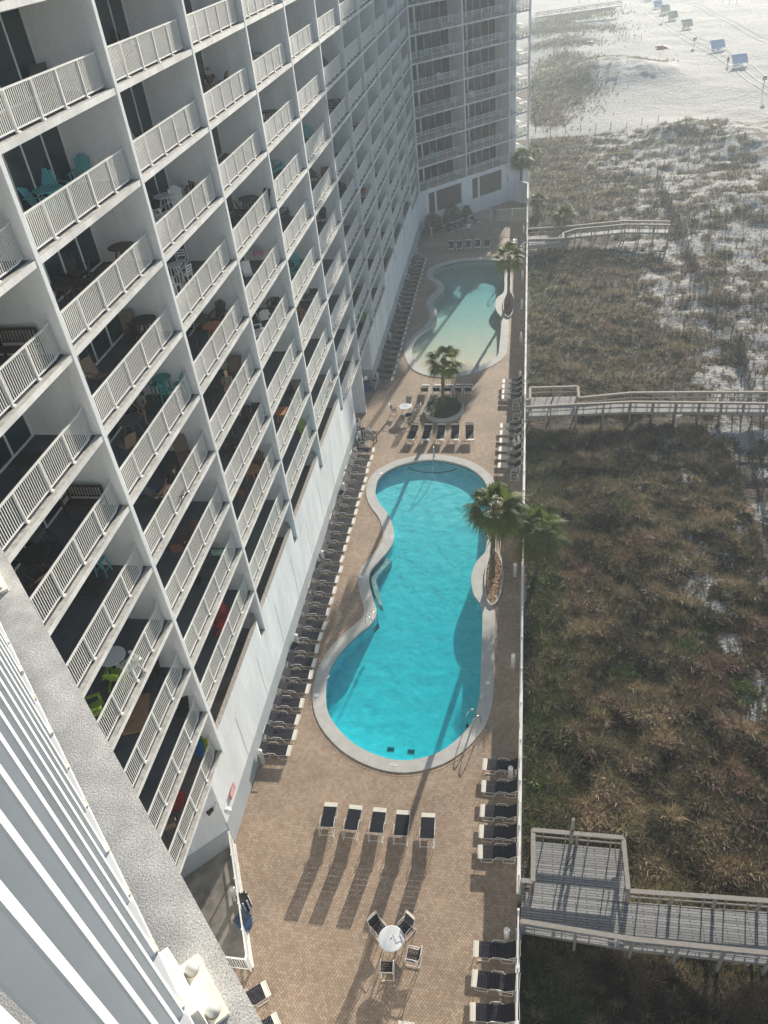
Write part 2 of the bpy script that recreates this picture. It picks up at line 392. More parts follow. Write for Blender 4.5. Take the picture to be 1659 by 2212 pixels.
def cover(x, y):
    """how much plant cover (0..1): thick beside the fence, thinning to open beach"""
    x = np.asarray(x, float); y = np.asarray(y, float)
    ex = np.interp(y, [0, 20, 28, 38, 50, 58, 66, 80, 95, 110, 130, 148, 156], [40, 24, 13.5, 11.5, 11.5, 14, 14, 12.5, 12, 12, 12, 12, 8])
    c = 1-.42*sstep(-4.0, 4.0, x-ex)
    c = c+ ((fbm(x, y, 7)-.5)*1.5+(vnoise(x+3, y+8, 1.3)-.5)*1.3+(vnoise(x+13, y+38, .7)-.5)*.7)*(.12+sstep(-6, 1.5, x-ex))
    c = np.where(y > 152+.05*x, 0, c)*sstep(0, 1, 1-(x-60)/15)
    far = 0*c
    for cx, cy, rx, ry, s in ((5, 192, 9, 24, 1.1), (4, 168, 4, 9, 1.0), (16, 212, 14, 5, .95), (9, 222, 8, 12, .8), (8, 246, 11, 9, .95), (12, 270, 14, 12, 1.0), (2, 178, 4, 12, .9), (15, 305, 14, 12, .9), (6, 290, 9, 20, .9)):
        far = np.maximum(far, s*blob(x, y, cx, cy, rx, ry)*1.25+ (fbm(x, y, 5)-.55)*1.1*(blob(x, y, cx, cy, rx*1.3, ry*1.3)))
    return np.clip(np.where(y > 152+.05*x, far, c), 0, 1)

# ------------------------------------------------------------------ terrain
xs = np.concatenate([np.linspace(-900, -60, 22), np.linspace(-50, -2, 13), np.arange(-1, 60, .5), np.linspace(60.5, 120, 61), np.linspace(125, 3000, 40)])
ys = np.concatenate([np.linspace(-600, -30, 14), np.arange(-20, 180, .6), np.arange(180, 330, 1.0), np.linspace(332, 600, 55), np.linspace(640, 6000, 30)])
XX, YY = np.meshgrid(xs, ys); ZZ = hgt(XX, YY)
V = np.stack([XX, YY, ZZ], -1).reshape(-1, 3); nx, ny = len(xs), len(ys)
I = np.arange(nx*ny).reshape(ny, nx); Fq = np.stack([I[:-1, :-1], I[:-1, 1:], I[1:, 1:], I[1:, :-1]], -1).reshape(-1, 4)
me = npmesh('sand_ground', V, Fq, 'beach_sand', smooth=True)
a = me.attributes.new('cover', 'FLOAT', 'POINT'); a.data.foreach_set('value', cover(XX, YY).ravel().astype(np.float32))
o = bpy.data.objects.new('sand_ground', me); COL.objects.link(o); tag(o, 'pale sand of the dunes and the open beach', kind='structure')
mb = MB(); mb.prism([(115, -600), (3000, -600), (3000, 6000), (60, 6000), (66, 420)], -2.6, -1.75, 'sea_water'); tag(mb.obj('sea'), 'sea beyond the beach', kind='structure')
# vehicle tracks on the sand
def track(pts, w=.45, dz=.035):
    mb = MB(); P = [Vector(p[:2]) for p in pts]; out = []
    Q = []
    for i in range(len(P)-1):
        n = max(2, int((P[i+1]-P[i]).length/.7))
        for k in range(n): Q.append(P[i].lerp(P[i+1], k/n))
    Q.append(P[-1]); rows = []
    for i, q in enumerate(Q):
        d = (Q[min(i+1, len(Q)-1)]-Q[max(i-1, 0)]).normalized(); nn = Vector((-d.y, d.x))
        rows.append([(*(q+nn*s_), float(hgt(*(q+nn*s_)))+dz+ (.05 if abs(s_) > w*.3 else -.0)) for s_ in (-w/2, -w*.22, w*.22, w/2)])
    vs = [p for r_ in rows for p in r_]; mb.add(vs, [(i*4+k, i*4+k+1, i*4+4+k+1, i*4+4+k) for i in range(len(rows)-1) for k in range(3)], 'tyre_track_sand')
    return mb.obj('tyre_track')
def offset(pts, d):
    out = []
    for i, p in enumerate(pts):
        a = Vector(pts[max(i-1, 0)][:2]); b = Vector(pts[min(i+1, len(pts)-1)][:2]); t_ = (b-a).normalized(); out.append((p[0]-t_.y*d, p[1]+t_.x*d))
    return out
T1 = [C(x, y, 2350, 0, 2.4614, -1.5)[:2] for x, y in ((380, 60), (560, 210), (720, 320), (860, 410), (1100, 530), (1330, 680), (1500, 830), (1659, 930))]
T2 = [C(x, y, 2350, 0, 2.4614, -1.5)[:2] for x, y in ((800, 0), (960, 75), (1200, 200), (1440, 330), (1659, 440))]
for k, (T, d) in enumerate(((T1, 0), (T1, 1.8), (T1, 4.2), (T2, 0), (T2, 1.8))):
    tag(track(offset(T, d)), ['seaward wheel rut of the beach track past the canopies', 'landward wheel rut of the beach track past the canopies', 'faint single rut beside the beach track', 'first rut of the outer beach track', 'second rut of the outer beach track'][k], kind='structure')

# ------------------------------------------------------------------ dune vegetation
def tufts(name, P, S, tone, nb, lay, mat='grass_blades', label='', wid=.018, seg=2):
    """P (n,3) tuft bases, S (n,) heights, tone (n,3) colour"""
    n = len(P); N = n*nb
    base = np.repeat(P, nb, 0); hh = np.repeat(S, nb)*NR.uniform(.55, 1.15, N)
    az = NR.uniform(0, 2*np.pi, N); lean = NR.uniform(.15, 1.0, N)*lay
    d = np.stack([np.cos(az), np.sin(az)], 1); side = np.stack([-d[:, 1], d[:, 0]], 1)
    base = base+np.concatenate([d*(NR.uniform(0, .3, N)*hh)[:, None], np.zeros((N, 1))], 1)
    wv = np.repeat(S, nb)*wid*NR.uniform(.6, 1.4, N)+.004
    rows = []
    for k in range(seg+1):
        q = k/seg; out = lean*hh*(q**1.6); up = hh*(q-.45*lean*q*q); ww = wv*(1-q*.85)
        c = base.copy(); c[:, :2] += d*out[:, None]; c[:, 2] += up
        L = c.copy(); L[:, :2] += side*ww[:, None]; Rr = c.copy(); Rr[:, :2] -= side*ww[:, None]; rows += [L, Rr]
    K = 2*(seg+1); V = np.stack(rows, 1).reshape(-1, 3); b = np.arange(N)*K
    Fq = np.concatenate([np.stack([b+2*k, b+2*k+1, b+2*k+3, b+2*k+2], 1) for k in range(seg)])
    tn = np.repeat(tone, nb, 0)*NR.uniform(.75, 1.3, (N, 1)); tn = np.tile(tn, (seg, 1))
    o = bpy.data.objects.new(name, npmesh(name, V, Fq, mat, np.clip(tn, 0, 1))); COL.objects.link(o)
    return tag(o, label, kind='stuff')
def scatter(n, x0, x1, y0, y1, power=1.0):
    x = NR.uniform(x0, x1, n); y = y0+(y1-y0)*NR.random(n)**power; return x, y
def keep(x, y):
    k = (x > .55) & ~((x < 5.2) & (y > 16.4) & (y < 19.7)) & ~((y > 15.15) & (y < 16.95)) & ~((x < 4.9) & (y > 57) & (y < 60.6)) & ~((y > 56.7+.02*x) & (y < 58.8)) & ~((x < 17.3) & (y > 98.4) & (y < 101.1))
    return k
pal = np.array([(.135, .095, .066), (.22, .165, .11), (.105, .09, .05), (.115, .072, .055), (.075, .05, .042), (.165, .15, .075)])
xa, ya = scatter(74000, .5, 16, 4, 62, 1.2); xb, yb = scatter(46000, .5, 34, 58, 152, 1.15); xc, yc = scatter(42000, -2, 34, 152, 320)
x = np.concatenate([xa, xb, xc]); y = np.concatenate([ya, yb, yc])
cv = cover(x, y); k = keep(x, y) & (NR.random(len(x)) < np.where(cv > .75, 1, np.maximum(cv*cv*1.1, np.where((y < 150) & (x < 30), .16, 0)))); k &= ~((y > 105) & (y < 122) & (x < .9)); x, y, cv = x[k], y[k], cv[k]
clump = fbm(x+200, y, 3.2); br = fbm(x+77, y+40, 9)
idx = np.clip((clump*6.5+NR.uniform(-1.6, 1.6, len(x))-.6).astype(int), 0, 5)
red = sstep(.47, .62, br)[:, None]; tone = pal[idx]*(1-red)+np.array([(.125, .072, .056)])*red*1.0
fine_ = (vnoise(x+55, y+21, 1.1)*.6+vnoise(x+5, y+71, .6)*.4)[:, None]; tone = tone*(.20+2.1*sstep(.28, .8, fine_))*NR.uniform(.65, 1.35, (len(x), 1)); nearfence = (x < 3)[:, None]; tone = np.where(nearfence & (NR.random((len(x), 1)) < .5), np.array([[.085, .11, .045]]), tone)
S = NR.uniform(.12, .50, len(x))*(.45+1.1*fine_[:, 0])*np.where(y > 152, 1.6, 1.0)*np.where(y > 60, 1.0, 1.0)
P = np.stack([x, y, hgt(x, y)-.02], 1)
tufts('dune_grass', P, S, tone, 11, 1.15, label='dry brown and olive dune grass and low scrub', wid=.035)
# larger sea oat clumps
x, y = scatter(2300, .6, 15, 5, 100, 1.2); cv = cover(x, y); k = keep(x, y) & (NR.random(len(x)) < cv); x, y = x[k], y[k]
tone = np.array([(.34, .29, .17)])*NR.uniform(.75, 1.35, (len(x), 1))*np.array([1, 1, 1]); 
tufts('sea_oats', np.stack([x, y, hgt(x, y)], 1), NR.uniform(.22, .48, len(x)), tone, 24, 1.0, label='taller straw coloured sea oat clumps among the dune grass', wid=.022, seg=3)
# bright green creeping plants
ctr = np.array([(1.2, 23.3), (2, 24.2), (.9, 20.5), (.9, 18.6), (4.9, 20.2), (6.2, 18.4), (1.6, 13.6), (2.2, 12.8), (5.4, 21.5), (1.3, 38), (1.4, 36), (1.1, 33.8), (9.8, 33), (11, 34.5), (1.5, 29), (.9, 26.5), (6.8, 17.8), (12.5, 30), (4, 45), (7.2, 46.5), (10.5, 44), (3.1, 12), (6, 31), (2.6, 30.5)])
ci = NR.integers(0, len(ctr), 2600); xy = ctr[ci]+NR.normal(0, .42, (2600, 2)); k = keep(xy[:, 0], xy[:, 1]); xy = xy[k]
tufts('green_creeper', np.stack([xy[:, 0], xy[:, 1], hgt(xy[:, 0], xy[:, 1])+.02], 1), NR.uniform(.12, .3, len(xy)), np.array([(.085, .14, .03)])*NR.uniform(.6, 1.3, (len(xy), 1)), 8, 1.1, label='bright green leafy creeper patches in the dune grass', wid=.16)
# ------------------------------------------------------------------ pools and deck
def catmull(pts, n=8, closed=True):
    P = [Vector(p[:2]) for p in pts]; m_ = len(P); out = []
    for i in range(m_):
        p0, p1, p2, p3 = P[(i-1) % m_], P[i], P[(i+1) % m_], P[(i+2) % m_]
        for k in range(n):
            t_ = k/n; out.append(.5*((2*p1)+(p2-p0)*t_+(2*p0-5*p1+4*p2-p3)*t_*t_+(3*p1-p0-3*p2+p3)*t_**3))
    return out
def resample(P, n):
    L = [0]
    for i in range(len(P)): L.append(L[-1]+(P[(i+1) % len(P)]-P[i]).length)
    out = []
    for k in range(n):
        s_ = L[-1]*k/n; i = max(j for j in range(len(P)) if L[j] <= s_+1e-9); f = (s_-L[i])/max(L[i+1]-L[i], 1e-9); out.append(P[i].lerp(P[(i+1) % len(P)], f))
    return out
def offs(P, d):
    n = len(P); area = sum(P[i].x*P[(i+1) % n].y-P[(i+1) % n].x*P[i].y for i in range(n)); sg = 1 if area > 0 else -1; out = []
    for i in range(n):
        t_ = (P[(i+1) % n]-P[i-1]).normalized(); out.append(P[i]+Vector((t_.y, -t_.x))*d*sg)
    for it in range(3 if d > .3 else 0): out = [(out[i-1]+out[i]*2+out[(i+1) % n])/4 for i in range(n)]
    return out
p1 = [(850, 1643), (772, 1613), (722, 1565), (703, 1520), (707, 1460), (732, 1412), (775, 1368), (803, 1345), (812, 1318), (800, 1275), (797, 1240), (818, 1212), (843, 1182), (850, 1150), (838, 1112), (817, 1085), (810, 1055), (826, 1025), (870, 1003), (935, 993), (1000, 1005), (1037, 1027), (1053, 1055), (1055, 1100), (1053, 1150), (1050, 1190), (1030, 1215), (1019, 1248), (1024, 1283), (1041, 1310), (1043, 1350), (1040, 1450), (1036, 1510), (1020, 1563), (968, 1615), (915, 1638)]
p2 = [(951, 807), (912, 798), (893, 775), (890, 752), (903, 729), (925, 712), (942, 692), (943, 672), (934, 655), (944, 640), (958, 628), (956, 612), (938, 600), (936, 587), (955, 573), (1000, 563), (1040, 561), (1075, 563), (1089, 572), (1090, 595), (1089, 630), (1075, 643), (1070, 660), (1075, 675), (1083, 688), (1082, 720), (1079, 750), (1074, 770), (1045, 788), (1000, 804)]
POOL1 = resample(catmull([G(*p) for p in p1]), 200); POOL2 = resample(catmull([G(*p) for p in p2]), 180)
CO1, CO2 = offs(POOL1, .72), offs(POOL2, .75); BR1, BR2 = offs(POOL1, .93), offs(POOL2, .96)
def ring(name, A, B, z0, z1, mat, label=None, parent=None, uvm=False):
    n = len(A); mb = MB()
    vs = [(p.x, p.y, z1) for p in A]+[(p.x, p.y, z1) for p in B]+[(p.x, p.y, z0) for p in A]+[(p.x, p.y, z0) for p in B]
    fs = []
    for i in range(n):
        j = (i+1) % n; fs += [(i, j, n+j, n+i), (n+i, n+j, 3*n+j, 3*n+i), (j, i, 2*n+i, 2*n+j)]
    mb.add(vs, fs, mat); o = mb.obj(name, parent)
    if uvm:
        L = [0]
        for i in range(n): L.append(L[-1]+(A[(i+1) % n]-A[i]).length)
        uv = o.data.uv_layers.new(name='UVMap')
        for p in o.data.polygons:
            seg = p.index//3
            for li in p.loop_indices:
                vi = o.data.loops[li].vertex_index % n; u_ = L[vi] if not (seg == n-1 and vi == 0) else L[n]
                uv.data[li].uv = (u_, 0)
    if label: tag(o, label, kind='structure')
    return o
def inside(p, P):
    c = False; n = len(P); x_, y_ = p
    for i in range(n):
        a_, b_ = P[i], P[i-1]
        if (a_[1] > y_) != (b_[1] > y_) and x_ < (b_[0]-a_[0])*(y_-a_[1])/(b_[1]-a_[1])+a_[0]: c = not c
    return c
DECK = [Vector(p) for p in ((-13.52, 17.9), (-10.95, 12.35), (-12.4, 12.35), (-9, 8.9), (.14, -.2), (.14, 112.6), (-2.4, 114.6), (-7.9, 109.2), (-13.9, 103.3), (-13.9, 62.3), (-16, 62.3), (-16, 53.4), (-13.9, 53.4), (-13.9, 17.9))]
# triangulate deck with the two pools cut out
loops = [DECK, offs(POOL1, .05), offs(POOL2, .05)]; vs2 = []; ed = []
for L_ in loops:
    o_ = len(vs2); vs2 += [Vector(p) for p in L_]; ed += [(o_+i, o_+(i+1) % len(L_)) for i in range(len(L_))]
res = geometry.delaunay_2d_cdt(vs2, ed, [], 0, 1e-5)
mb = MB(); vv = [(p.x, p.y, 0) for p in res[0]]; fs = []
for f in res[2]:
    c = sum((res[0][i] for i in f), Vector((0, 0)))/len(f)
    if inside(c, DECK) and not inside(c, loops[1]) and not inside(c, loops[2]): fs.append(tuple(f))
mb.add(vv, fs, 'herringbone_pavers')
for i in range(len(DECK)):
    a_, b_ = DECK[i], DECK[(i+1) % len(DECK)]; mb.add([(a_.x, a_.y, 0), (b_.x, b_.y, 0), (b_.x, b_.y, -2), (a_.x, a_.y, -2)], [(0, 1, 2, 3)], 'white_stucco')
tag(mb.obj('pool_deck_paving'), 'tan herringbone paving of the pool deck', kind='structure')
for nm, P, CO, BR, w in (('first', POOL1, CO1, BR1, 'large blue pool'), ('second', POOL2, CO2, BR2, 'beach entry pool')):
    ring('paving_border', CO, BR, -.05, .008, 'border_bricks', 'ring of bricks round the coping of the '+w, uvm=True)
    ring('pool_coping', offs(P, -.03), CO, -.16, .045, 'coping_concrete', 'pale concrete coping round the '+w)
def pool(P, name, fl, wl, mats, wm, label, wz):
    mb = MB(); n = len(P); fz = [fl(p) for p in P]
    vs = [(p.x, p.y, -.12) for p in P]+[(p.x, p.y, z) for p, z in zip(P, fz)]
    mb.add(vs, [(i, (i+1) % n, n+(i+1) % n, n+i) for i in range(n)], mats[1])
    ed = [(i, (i+1) % n) for i in range(n)]; ptsi = [Vector(p) for p in P]
    x0, x1 = min(p.x for p in P), max(p.x for p in P); y0, y1 = min(p.y for p in P), max(p.y for p in P)
    g = [Vector((x_, y_)) for x_ in np.arange(x0, x1, 1.0) for y_ in np.arange(y0, y1, 1.0) if inside((x_, y_), P)]
    r_ = geometry.delaunay_2d_cdt(ptsi+g, ed, [], 0, 1e-5)
    fs = [tuple(f) for f in r_[2] if inside(sum((r_[0][i] for i in f), Vector((0, 0)))/len(f), P)]
    mb.add([(p.x, p.y, fl(p)) for p in r_[0]], fs, mats[0])
    tag(mb.obj('pool_basin'), 'plastered basin of the '+label, kind='structure')
    # dark waterline tile
    ring('waterline_tile', offs(P, -.015), offs(P, -.002), -.24, -.10, 'pool_tile_dark', 'dark waterline tile of the '+label)
    W = offs(P, -.02); mb = MB(); vs = [(p.x, p.y, wz) for p in W]+[(p.x, p.y, -2.6) for p in W]
    r_ = geometry.delaunay_2d_cdt([Vector(p) for p in W], ed, [], 0, 1e-5)
    fs = [tuple(f) for f in r_[2] if inside(sum((r_[0][i] for i in f), Vector((0, 0)))/len(f), W)]
    def up(f, flip):
        a_, b_, c_ = (r_[0][i] for i in f[:3]); s_ = (b_-a_).cross(c_-a_) > 0
        return tuple(f) if s_ != flip else tuple(reversed(f))
    mb.v = []; mb.add([(p.x, p.y, wz) for p in r_[0]], [up(f, False) for f in fs], wm); mb.add([(p.x, p.y, -2.6) for p in r_[0]], [up(f, True) for f in fs], wm)
    ccw = sum(W[i].x*W[(i+1) % n].y-W[(i+1) % n].x*W[i].y for i in range(n)) > 0
    mb.add(vs, [(n+i, n+(i+1) % n, (i+1) % n, i) if ccw else (i, (i+1) % n, n+(i+1) % n, n+i) for i in range(n)], wm)
    me = mb.mesh('pool_water'); bm = bmesh.new(); bm.from_mesh(me); bmesh.ops.remove_doubles(bm, verts=bm.verts, dist=1e-4); bm.to_mesh(me); bm.free()
    o = bpy.data.objects.new('pool_water', me); COL.objects.link(o); tag(o, 'water of the '+label, kind='structure')
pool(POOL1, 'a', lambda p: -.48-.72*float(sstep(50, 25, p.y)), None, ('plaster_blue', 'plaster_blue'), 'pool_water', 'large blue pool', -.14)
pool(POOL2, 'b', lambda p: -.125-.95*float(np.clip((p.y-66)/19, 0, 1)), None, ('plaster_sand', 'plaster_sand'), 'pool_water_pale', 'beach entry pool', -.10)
# pool steps at the far end of the large pool, bench and side steps
def arcstep(cx, cy, r, a0, a1, z, w, mat, name, label, zb=-.7):
    mb = MB(); n = 20; o_ = [Vector((cx+r*math.cos(R(a0+(a1-a0)*k/n)), cy+r*math.sin(R(a0+(a1-a0)*k/n)))) for k in range(n+1)]
    return o_
def steps():
    root = empty('pool_steps', (-6.9, 50.3, -.2), 0, 'curved entry steps with dark edges in the large pool', 'pool steps')
    for k, (r, w) in enumerate(((1.0, 2.0), (1.7, 2.9), (2.3, 3.6))):
        z = -.24-.12*k; pts = []
        for q in range(17):
            a_ = math.pi*(1+q/16); pts.append((w*math.cos(a_), r*math.sin(a_)*1.0))
        poly = pts+[(w, .0), (w*.6, .12), (-w*.6, .12), (-w, .0)]
        mb = MB(); mb.prism(poly[:17], -.6, z, 'plaster_blue'); o = mb.obj('step', root); 
        mb = MB(); mb.tube([(p[0], p[1], z+.005) for p in pts], .03, 'pool_tile_dark', 5); e_ = mb.obj('step_edge', o)
steps()
def benchshelf():
    root = empty('underwater_bench', (0, 0, 0), 0, 'rough pale underwater bench hugging the pool wall bulge', 'pool bench')
    P = [G(*p) for p in ((836, 1198), (812, 1222), (800, 1243), (806, 1270), (818, 1300))]; Q = [G(*p) for p in ((845, 1206), (818, 1234), (811, 1248), (820, 1275), (826, 1303))]
    poly = [p[:2] for p in P]+[q[:2] for q in reversed(Q)]
    mb = MB(); mb.prism(poly, -.75, -.26, 'coping_concrete'); mb.obj('shelf', root)
benchshelf()
# skimmer lids, drains, depth markers on the coping
def disc(px, py, z, label):
    mb = MB(); mb.lathe([(.13, 0), (.14, .012), (.12, .02)], 'sign_white', 18); o = mb.obj('skimmer_lid'); o.location = G(px, py, z)+Vector((0, 0, .0)); o.location.z = z
    return tag(o, label, 'lid', 'skimmer lids set in the coping')
for q, lb in (((1054, 1475), 'white round skimmer lid on the coping beside the fence side of the pool'), ((683, 1502), 'white round skimmer lid on the wide near bend of the coping'), ((780, 1246), 'white round skimmer lid on the coping behind the underwater bench'), ((823, 1023), 'white round skimmer lid at the far bulge of the large pool')):
    disc(*q, .046, lb)
def marker(px, py, rz, txt, label):
    root = empty('depth_marker', G(px, py, .047), rz, label, 'depth marker', 'depth markers on the pool coping')
    mb = MB(); mb.box(-.17, .17, -.075, .075, 0, .006, 'sign_white'); mb.obj('tile', root)
    cu = bpy.data.curves.new('lettering', 'FONT'); cu.body = txt; cu.size = .13; cu.align_x = 'CENTER'; cu.align_y = 'CENTER'; cu.extrude = .001; cu.materials.append(MATS['dark_print'])
    o_ = bpy.data.objects.new('t', cu); COL.objects.link(o_); bpy.context.view_layer.update(); me_ = bpy.data.meshes.new_from_object(o_.evaluated_get(bpy.context.evaluated_depsgraph_get())); bpy.data.objects.remove(o_); me_.materials.clear(); me_.materials.append(MATS['dark_print']); o = bpy.data.objects.new('lettering', me_); COL.objects.link(o); o.parent = root; o.location = (0, 0, .0085)
marker(851, 1652, 0, '5 FT', 'white depth tile on the coping at the near end of the pool'); marker(707, 1463, R(60), '5 FT', 'white depth tile on the coping left of the near basin')
marker(1040, 1504, R(90), '5 FT', 'white depth tile on the coping by the near ladder'); marker(810, 1319, R(80), '4 FT', 'white depth tile on the coping beside the middle ladder'); marker(847, 1161, R(-80), '4 FT', 'white depth tile on the coping bulge before the palm')
# ladders, handrail
def ladder(loc, rz, label):
    root = empty('pool_ladder', loc, rz, label, 'pool ladder', 'steel pool ladders')
    for s_ in (-.25, .25):
        mb = MB(); mb.tube([(s_, -.45, 0), (s_, -.45, .45), (s_, -.38, .68), (s_, -.2, .78), (s_, 0, .72), (s_, .12, .5), (s_, .14, 0), (s_, .14, -.55)], .024, 'metal_steel', 8); mb.obj('rail', root, True)
    for z in (-.22, -.46):
        mb = MB(); mb.box(-.25, .25, .09, .19, z-.02, z+.02, 'plastic_black'); mb.obj('tread', root)
ladder(G(808, 1347, .045), R(-115), 'steel ladder on the building side of the large pool'); ladder(G(1018, 1563, .045), R(130), 'steel ladder on the fence side near corner of the large pool')
mb = MB(); ladder(G(1078, 592, .045)+Vector((.25, 0, 0)), R(95), 'thin steel ladder at the far end of the beach entry pool')
def handrail():
    root = empty('step_handrail', (-6.85, 50.9, .045), 0, 'tall steel handrail standing over the entry steps of the large pool', 'handrail')
    mb = MB(); mb.tube([(0, 0, 0), (0, 0, .85), (.0, -.1, .98), (0, -.3, .95), (.05, -1.5, .35), (.05, -2.4, -.1), (.05, -2.4, -.5)], .028, 'metal_steel', 8); mb.obj('rail', root, True)
    mb = MB(); mb.lathe([(.07, 0), (.07, .02), (.03, .05)], 'metal_steel', 12); mb.obj('flange', root)
handrail()
# floor drains in the near end of the pool
for q, lb in (((843, 1612), 'square dark drain on the pool floor below the near coping'), ((887, 1617), 'second dark drain on the pool floor, towards the near ladder')):
    mb = MB(); mb.box(-.2, .2, -.14, .14, 0, .02, 'teal_paint'); [mb.box(-.17, .17, y_, y_+.03, .02, .03, 'pool_tile_dark') for y_ in (-.1, -.02, .06)]
    o = mb.obj('pool_drain'); p_ = G(*q, -.9); o.location = (p_.x, p_.y, -.98 if False else -.48-.72*float(sstep(50, 25, p_.y))); tag(o, lb, 'drain')

# planters
def oval_planter():
    c = Vector((-6.7, 57.9)); root = empty('oval_planter', (c.x, c.y, 0), 0, 'oval white rimmed planter around the middle palm', 'planter')
    A = [Vector((1.72*math.cos(2*math.pi*k/40), 2.0*math.sin(2*math.pi*k/40))) for k in range(40)]; B = offs(A, -.22)
    ring('rim', B, A, 0, .32, 'coping_concrete', None, root)
    mb = MB(); mb.prism(B, .02, .24, 'rock_dark'); mb.obj('soil', root)
oval_planter()
n = 900; aa = NR.uniform(0, 2*np.pi, n); rr = np.sqrt(NR.random(n)); P = np.stack([-6.7+1.4*rr*np.cos(aa), 57.9+1.65*rr*np.sin(aa), np.full(n, .24)], 1)
tufts('planter_ground_cover', P, NR.uniform(.18, .42, n), np.array([(.055, .07, .03)])*NR.uniform(.5, 1.6, (n, 1)), 14, 1.1, 'shrub_leaf', 'dark green ground cover filling the oval palm planter', wid=.07)
def lens_planter(cx, cy, ry, xl, xr, label, rocks_label, mat):
    root = empty('lens_planter', (cx, cy, 0), 0, label, 'planter')
    n = 14; A = [Vector((xr*math.cos(math.pi*(k/n-.5)), ry*math.sin(math.pi*(k/n-.5)))) for k in range(n+1)]+[Vector((-xl*math.cos(math.pi*(k/n-.5)), ry*math.sin(math.pi*(.5-k/n)))) for k in range(1, n)]
    A = resample(A, 40); B = offs(A, -.1); ring('rim', B, A, .0, .16, 'coping_concrete', None, root); mb = MB(); mb.prism(B, .0, .09, 'rock_dark'); mb.obj('soil', root)
    V = []; Fq = []; ico = [( .85, 0, 0), (0, .85, 0), (-.85, 0, 0), (0, -.85, 0), (0, 0, .6), (0, 0, -.6)]; fi = [(0, 1, 4), (1, 2, 4), (2, 3, 4), (3, 0, 4)]
    k = 0
    while k < 330:
        x_, y_ = NR.uniform(-xl, xr), NR.uniform(-ry, ry)
        if not inside((x_, y_), B): continue
        s_ = NR.uniform(.09, .19); a_ = NR.uniform(0, 6.28); b = len(V)
        for i, (p, q, r_) in enumerate(ico):
            j = NR.uniform(.75, 1.2); V.append((cx+x_+s_*j*(p*math.cos(a_)-q*math.sin(a_)), cy+y_+s_*j*(p*math.sin(a_)+q*math.cos(a_)), .10+s_*r_*j))
        Fq += [tuple(b+i for i in f) for f in fi]; k += 1
    me = npmesh('planter_rocks', np.array(V), np.array(Fq), mat); me.polygons.foreach_set('use_smooth', [False]*len(Fq)); o = bpy.data.objects.new('planter_rocks', me); COL.objects.link(o); tag(o, rocks_label, kind='stuff')
lens_planter(-1.70, 37.1, 2.6, .55, .68, 'leaf shaped planter of tan rocks at the base of the leaning palm', 'tan river rocks in the planter of the leaning palm', 'rock_tan')
lens_planter(-1.65, 79.2, 3.2, .6, .65, 'leaf shaped planter beside the beach entry pool', 'dark rocks in the planter beside the beach entry pool', 'rock_dark')

# ------------------------------------------------------------------ palms
def palm(base, top, cr, nf, seed, label, droop=1.0, name='cabbage_palm', tr=.17, tone=(.10, .13, .04)):
    rg = np.random.default_rng(seed); b, tp = Vector(base), Vector(top)
    root = empty(name, b, 0, label, 'palm tree', 'palm trees by the pools and dunes')
    h = tp-b; mb = MB(); n = 26; pts = []; rs = []
    for k in range(n+1):
        q = k/n; bend = Vector((h.x*(q**1.6), h.y*(q**1.6), h.z*q)); pts.append(bend+Vector((rg.normal(0, .012), rg.normal(0, .012), 0)))
        rs.append(tr*(1.25-.35*min(1, q*4) if q < .25 else .9+.12*math.sin(q*46)*.35+(.45*max(0, q-.86)/.14))*(1+rg.normal(0, .03)))
    mb.tube(pts, rs, 'palm_bark', 12); mb.obj('trunk', root, True)
    # old leaf boots under the crown
    V = []; Fq = []; T = []
    c0 = np.array(h)
    for f in range(nf):
        az = f*2.39996+rg.normal(0, .2); q = f/nf; el = math.radians(82-q*135*droop+rg.normal(0, 7))
        d = np.array([math.cos(az)*math.cos(el), math.sin(az)*math.cos(el), math.sin(el)]); side = np.array([-math.sin(az), math.cos(az), 0]); up = np.cross(side, d)*-1
        if up[2] < 0 and el > 0: up = -up
        Lp = cr*rg.uniform(.42, .58); fr = cr*rg.uniform(.48, .62)
        p0 = c0+d*.05; sag = np.array([0, 0, -1.0])
        pe = p0+d*Lp+sag*(.10*Lp)
        # petiole
        w = .018; k0 = len(V); V += [p0+side*w, p0-side*w, pe-side*w*.7, pe+side*w*.7]; Fq.append((k0, k0+1, k0+2, k0+3)); base_t = np.array(tone)*rg.uniform(.7, 1.35)
        if q > .78: base_t = base_t*np.array([1.5, 1.15, .8])
        if q > .9: base_t = np.array([.16, .11, .065])*rg.uniform(.7, 1.2)
        T.append(base_t*1.4)
        nl = 22; d2 = d+sag*.18; d2 /= np.linalg.norm(d2); up2 = np.cross(side, d2)
        for i in range(nl):
            a_ = math.radians(-118+236*i/(nl-1)); ld = d2*math.cos(a_)+side*math.sin(a_); ld = ld+up2*(.12*abs(math.sin(a_))*rg.uniform(.5, 1.5))
            L = fr*(1.0-.22*abs(a_)/2.06)*rg.uniform(.88, 1.08); ws = np.cross(ld, up2); ws /= np.linalg.norm(ws)+1e-9
            prev = None; 
            for k, (t_, ww) in enumerate(((0, .012), (.5, .043), (.8, .020), (1.0, .003))):
                dr = (t_**2.4)*.42*L*rg.uniform(.8, 1.3); c = pe+ld*L*t_*(1-.1*t_)+sag*dr
                cur = len(V); V += [c+ws*ww, c-ws*ww]
                if prev is not None: Fq.append((prev, prev+1, cur+1, cur)); T.append(base_t*(1.0+.9*(k == 3)*rg.random())*rg.uniform(.85, 1.15))
                prev = cur
    me = npmesh('crown', np.array(V), np.array(Fq), 'palm_leaf', np.clip(np.array(T), 0, 1)); o = bpy.data.objects.new('crown', me); COL.objects.link(o); o.parent = root
    return root
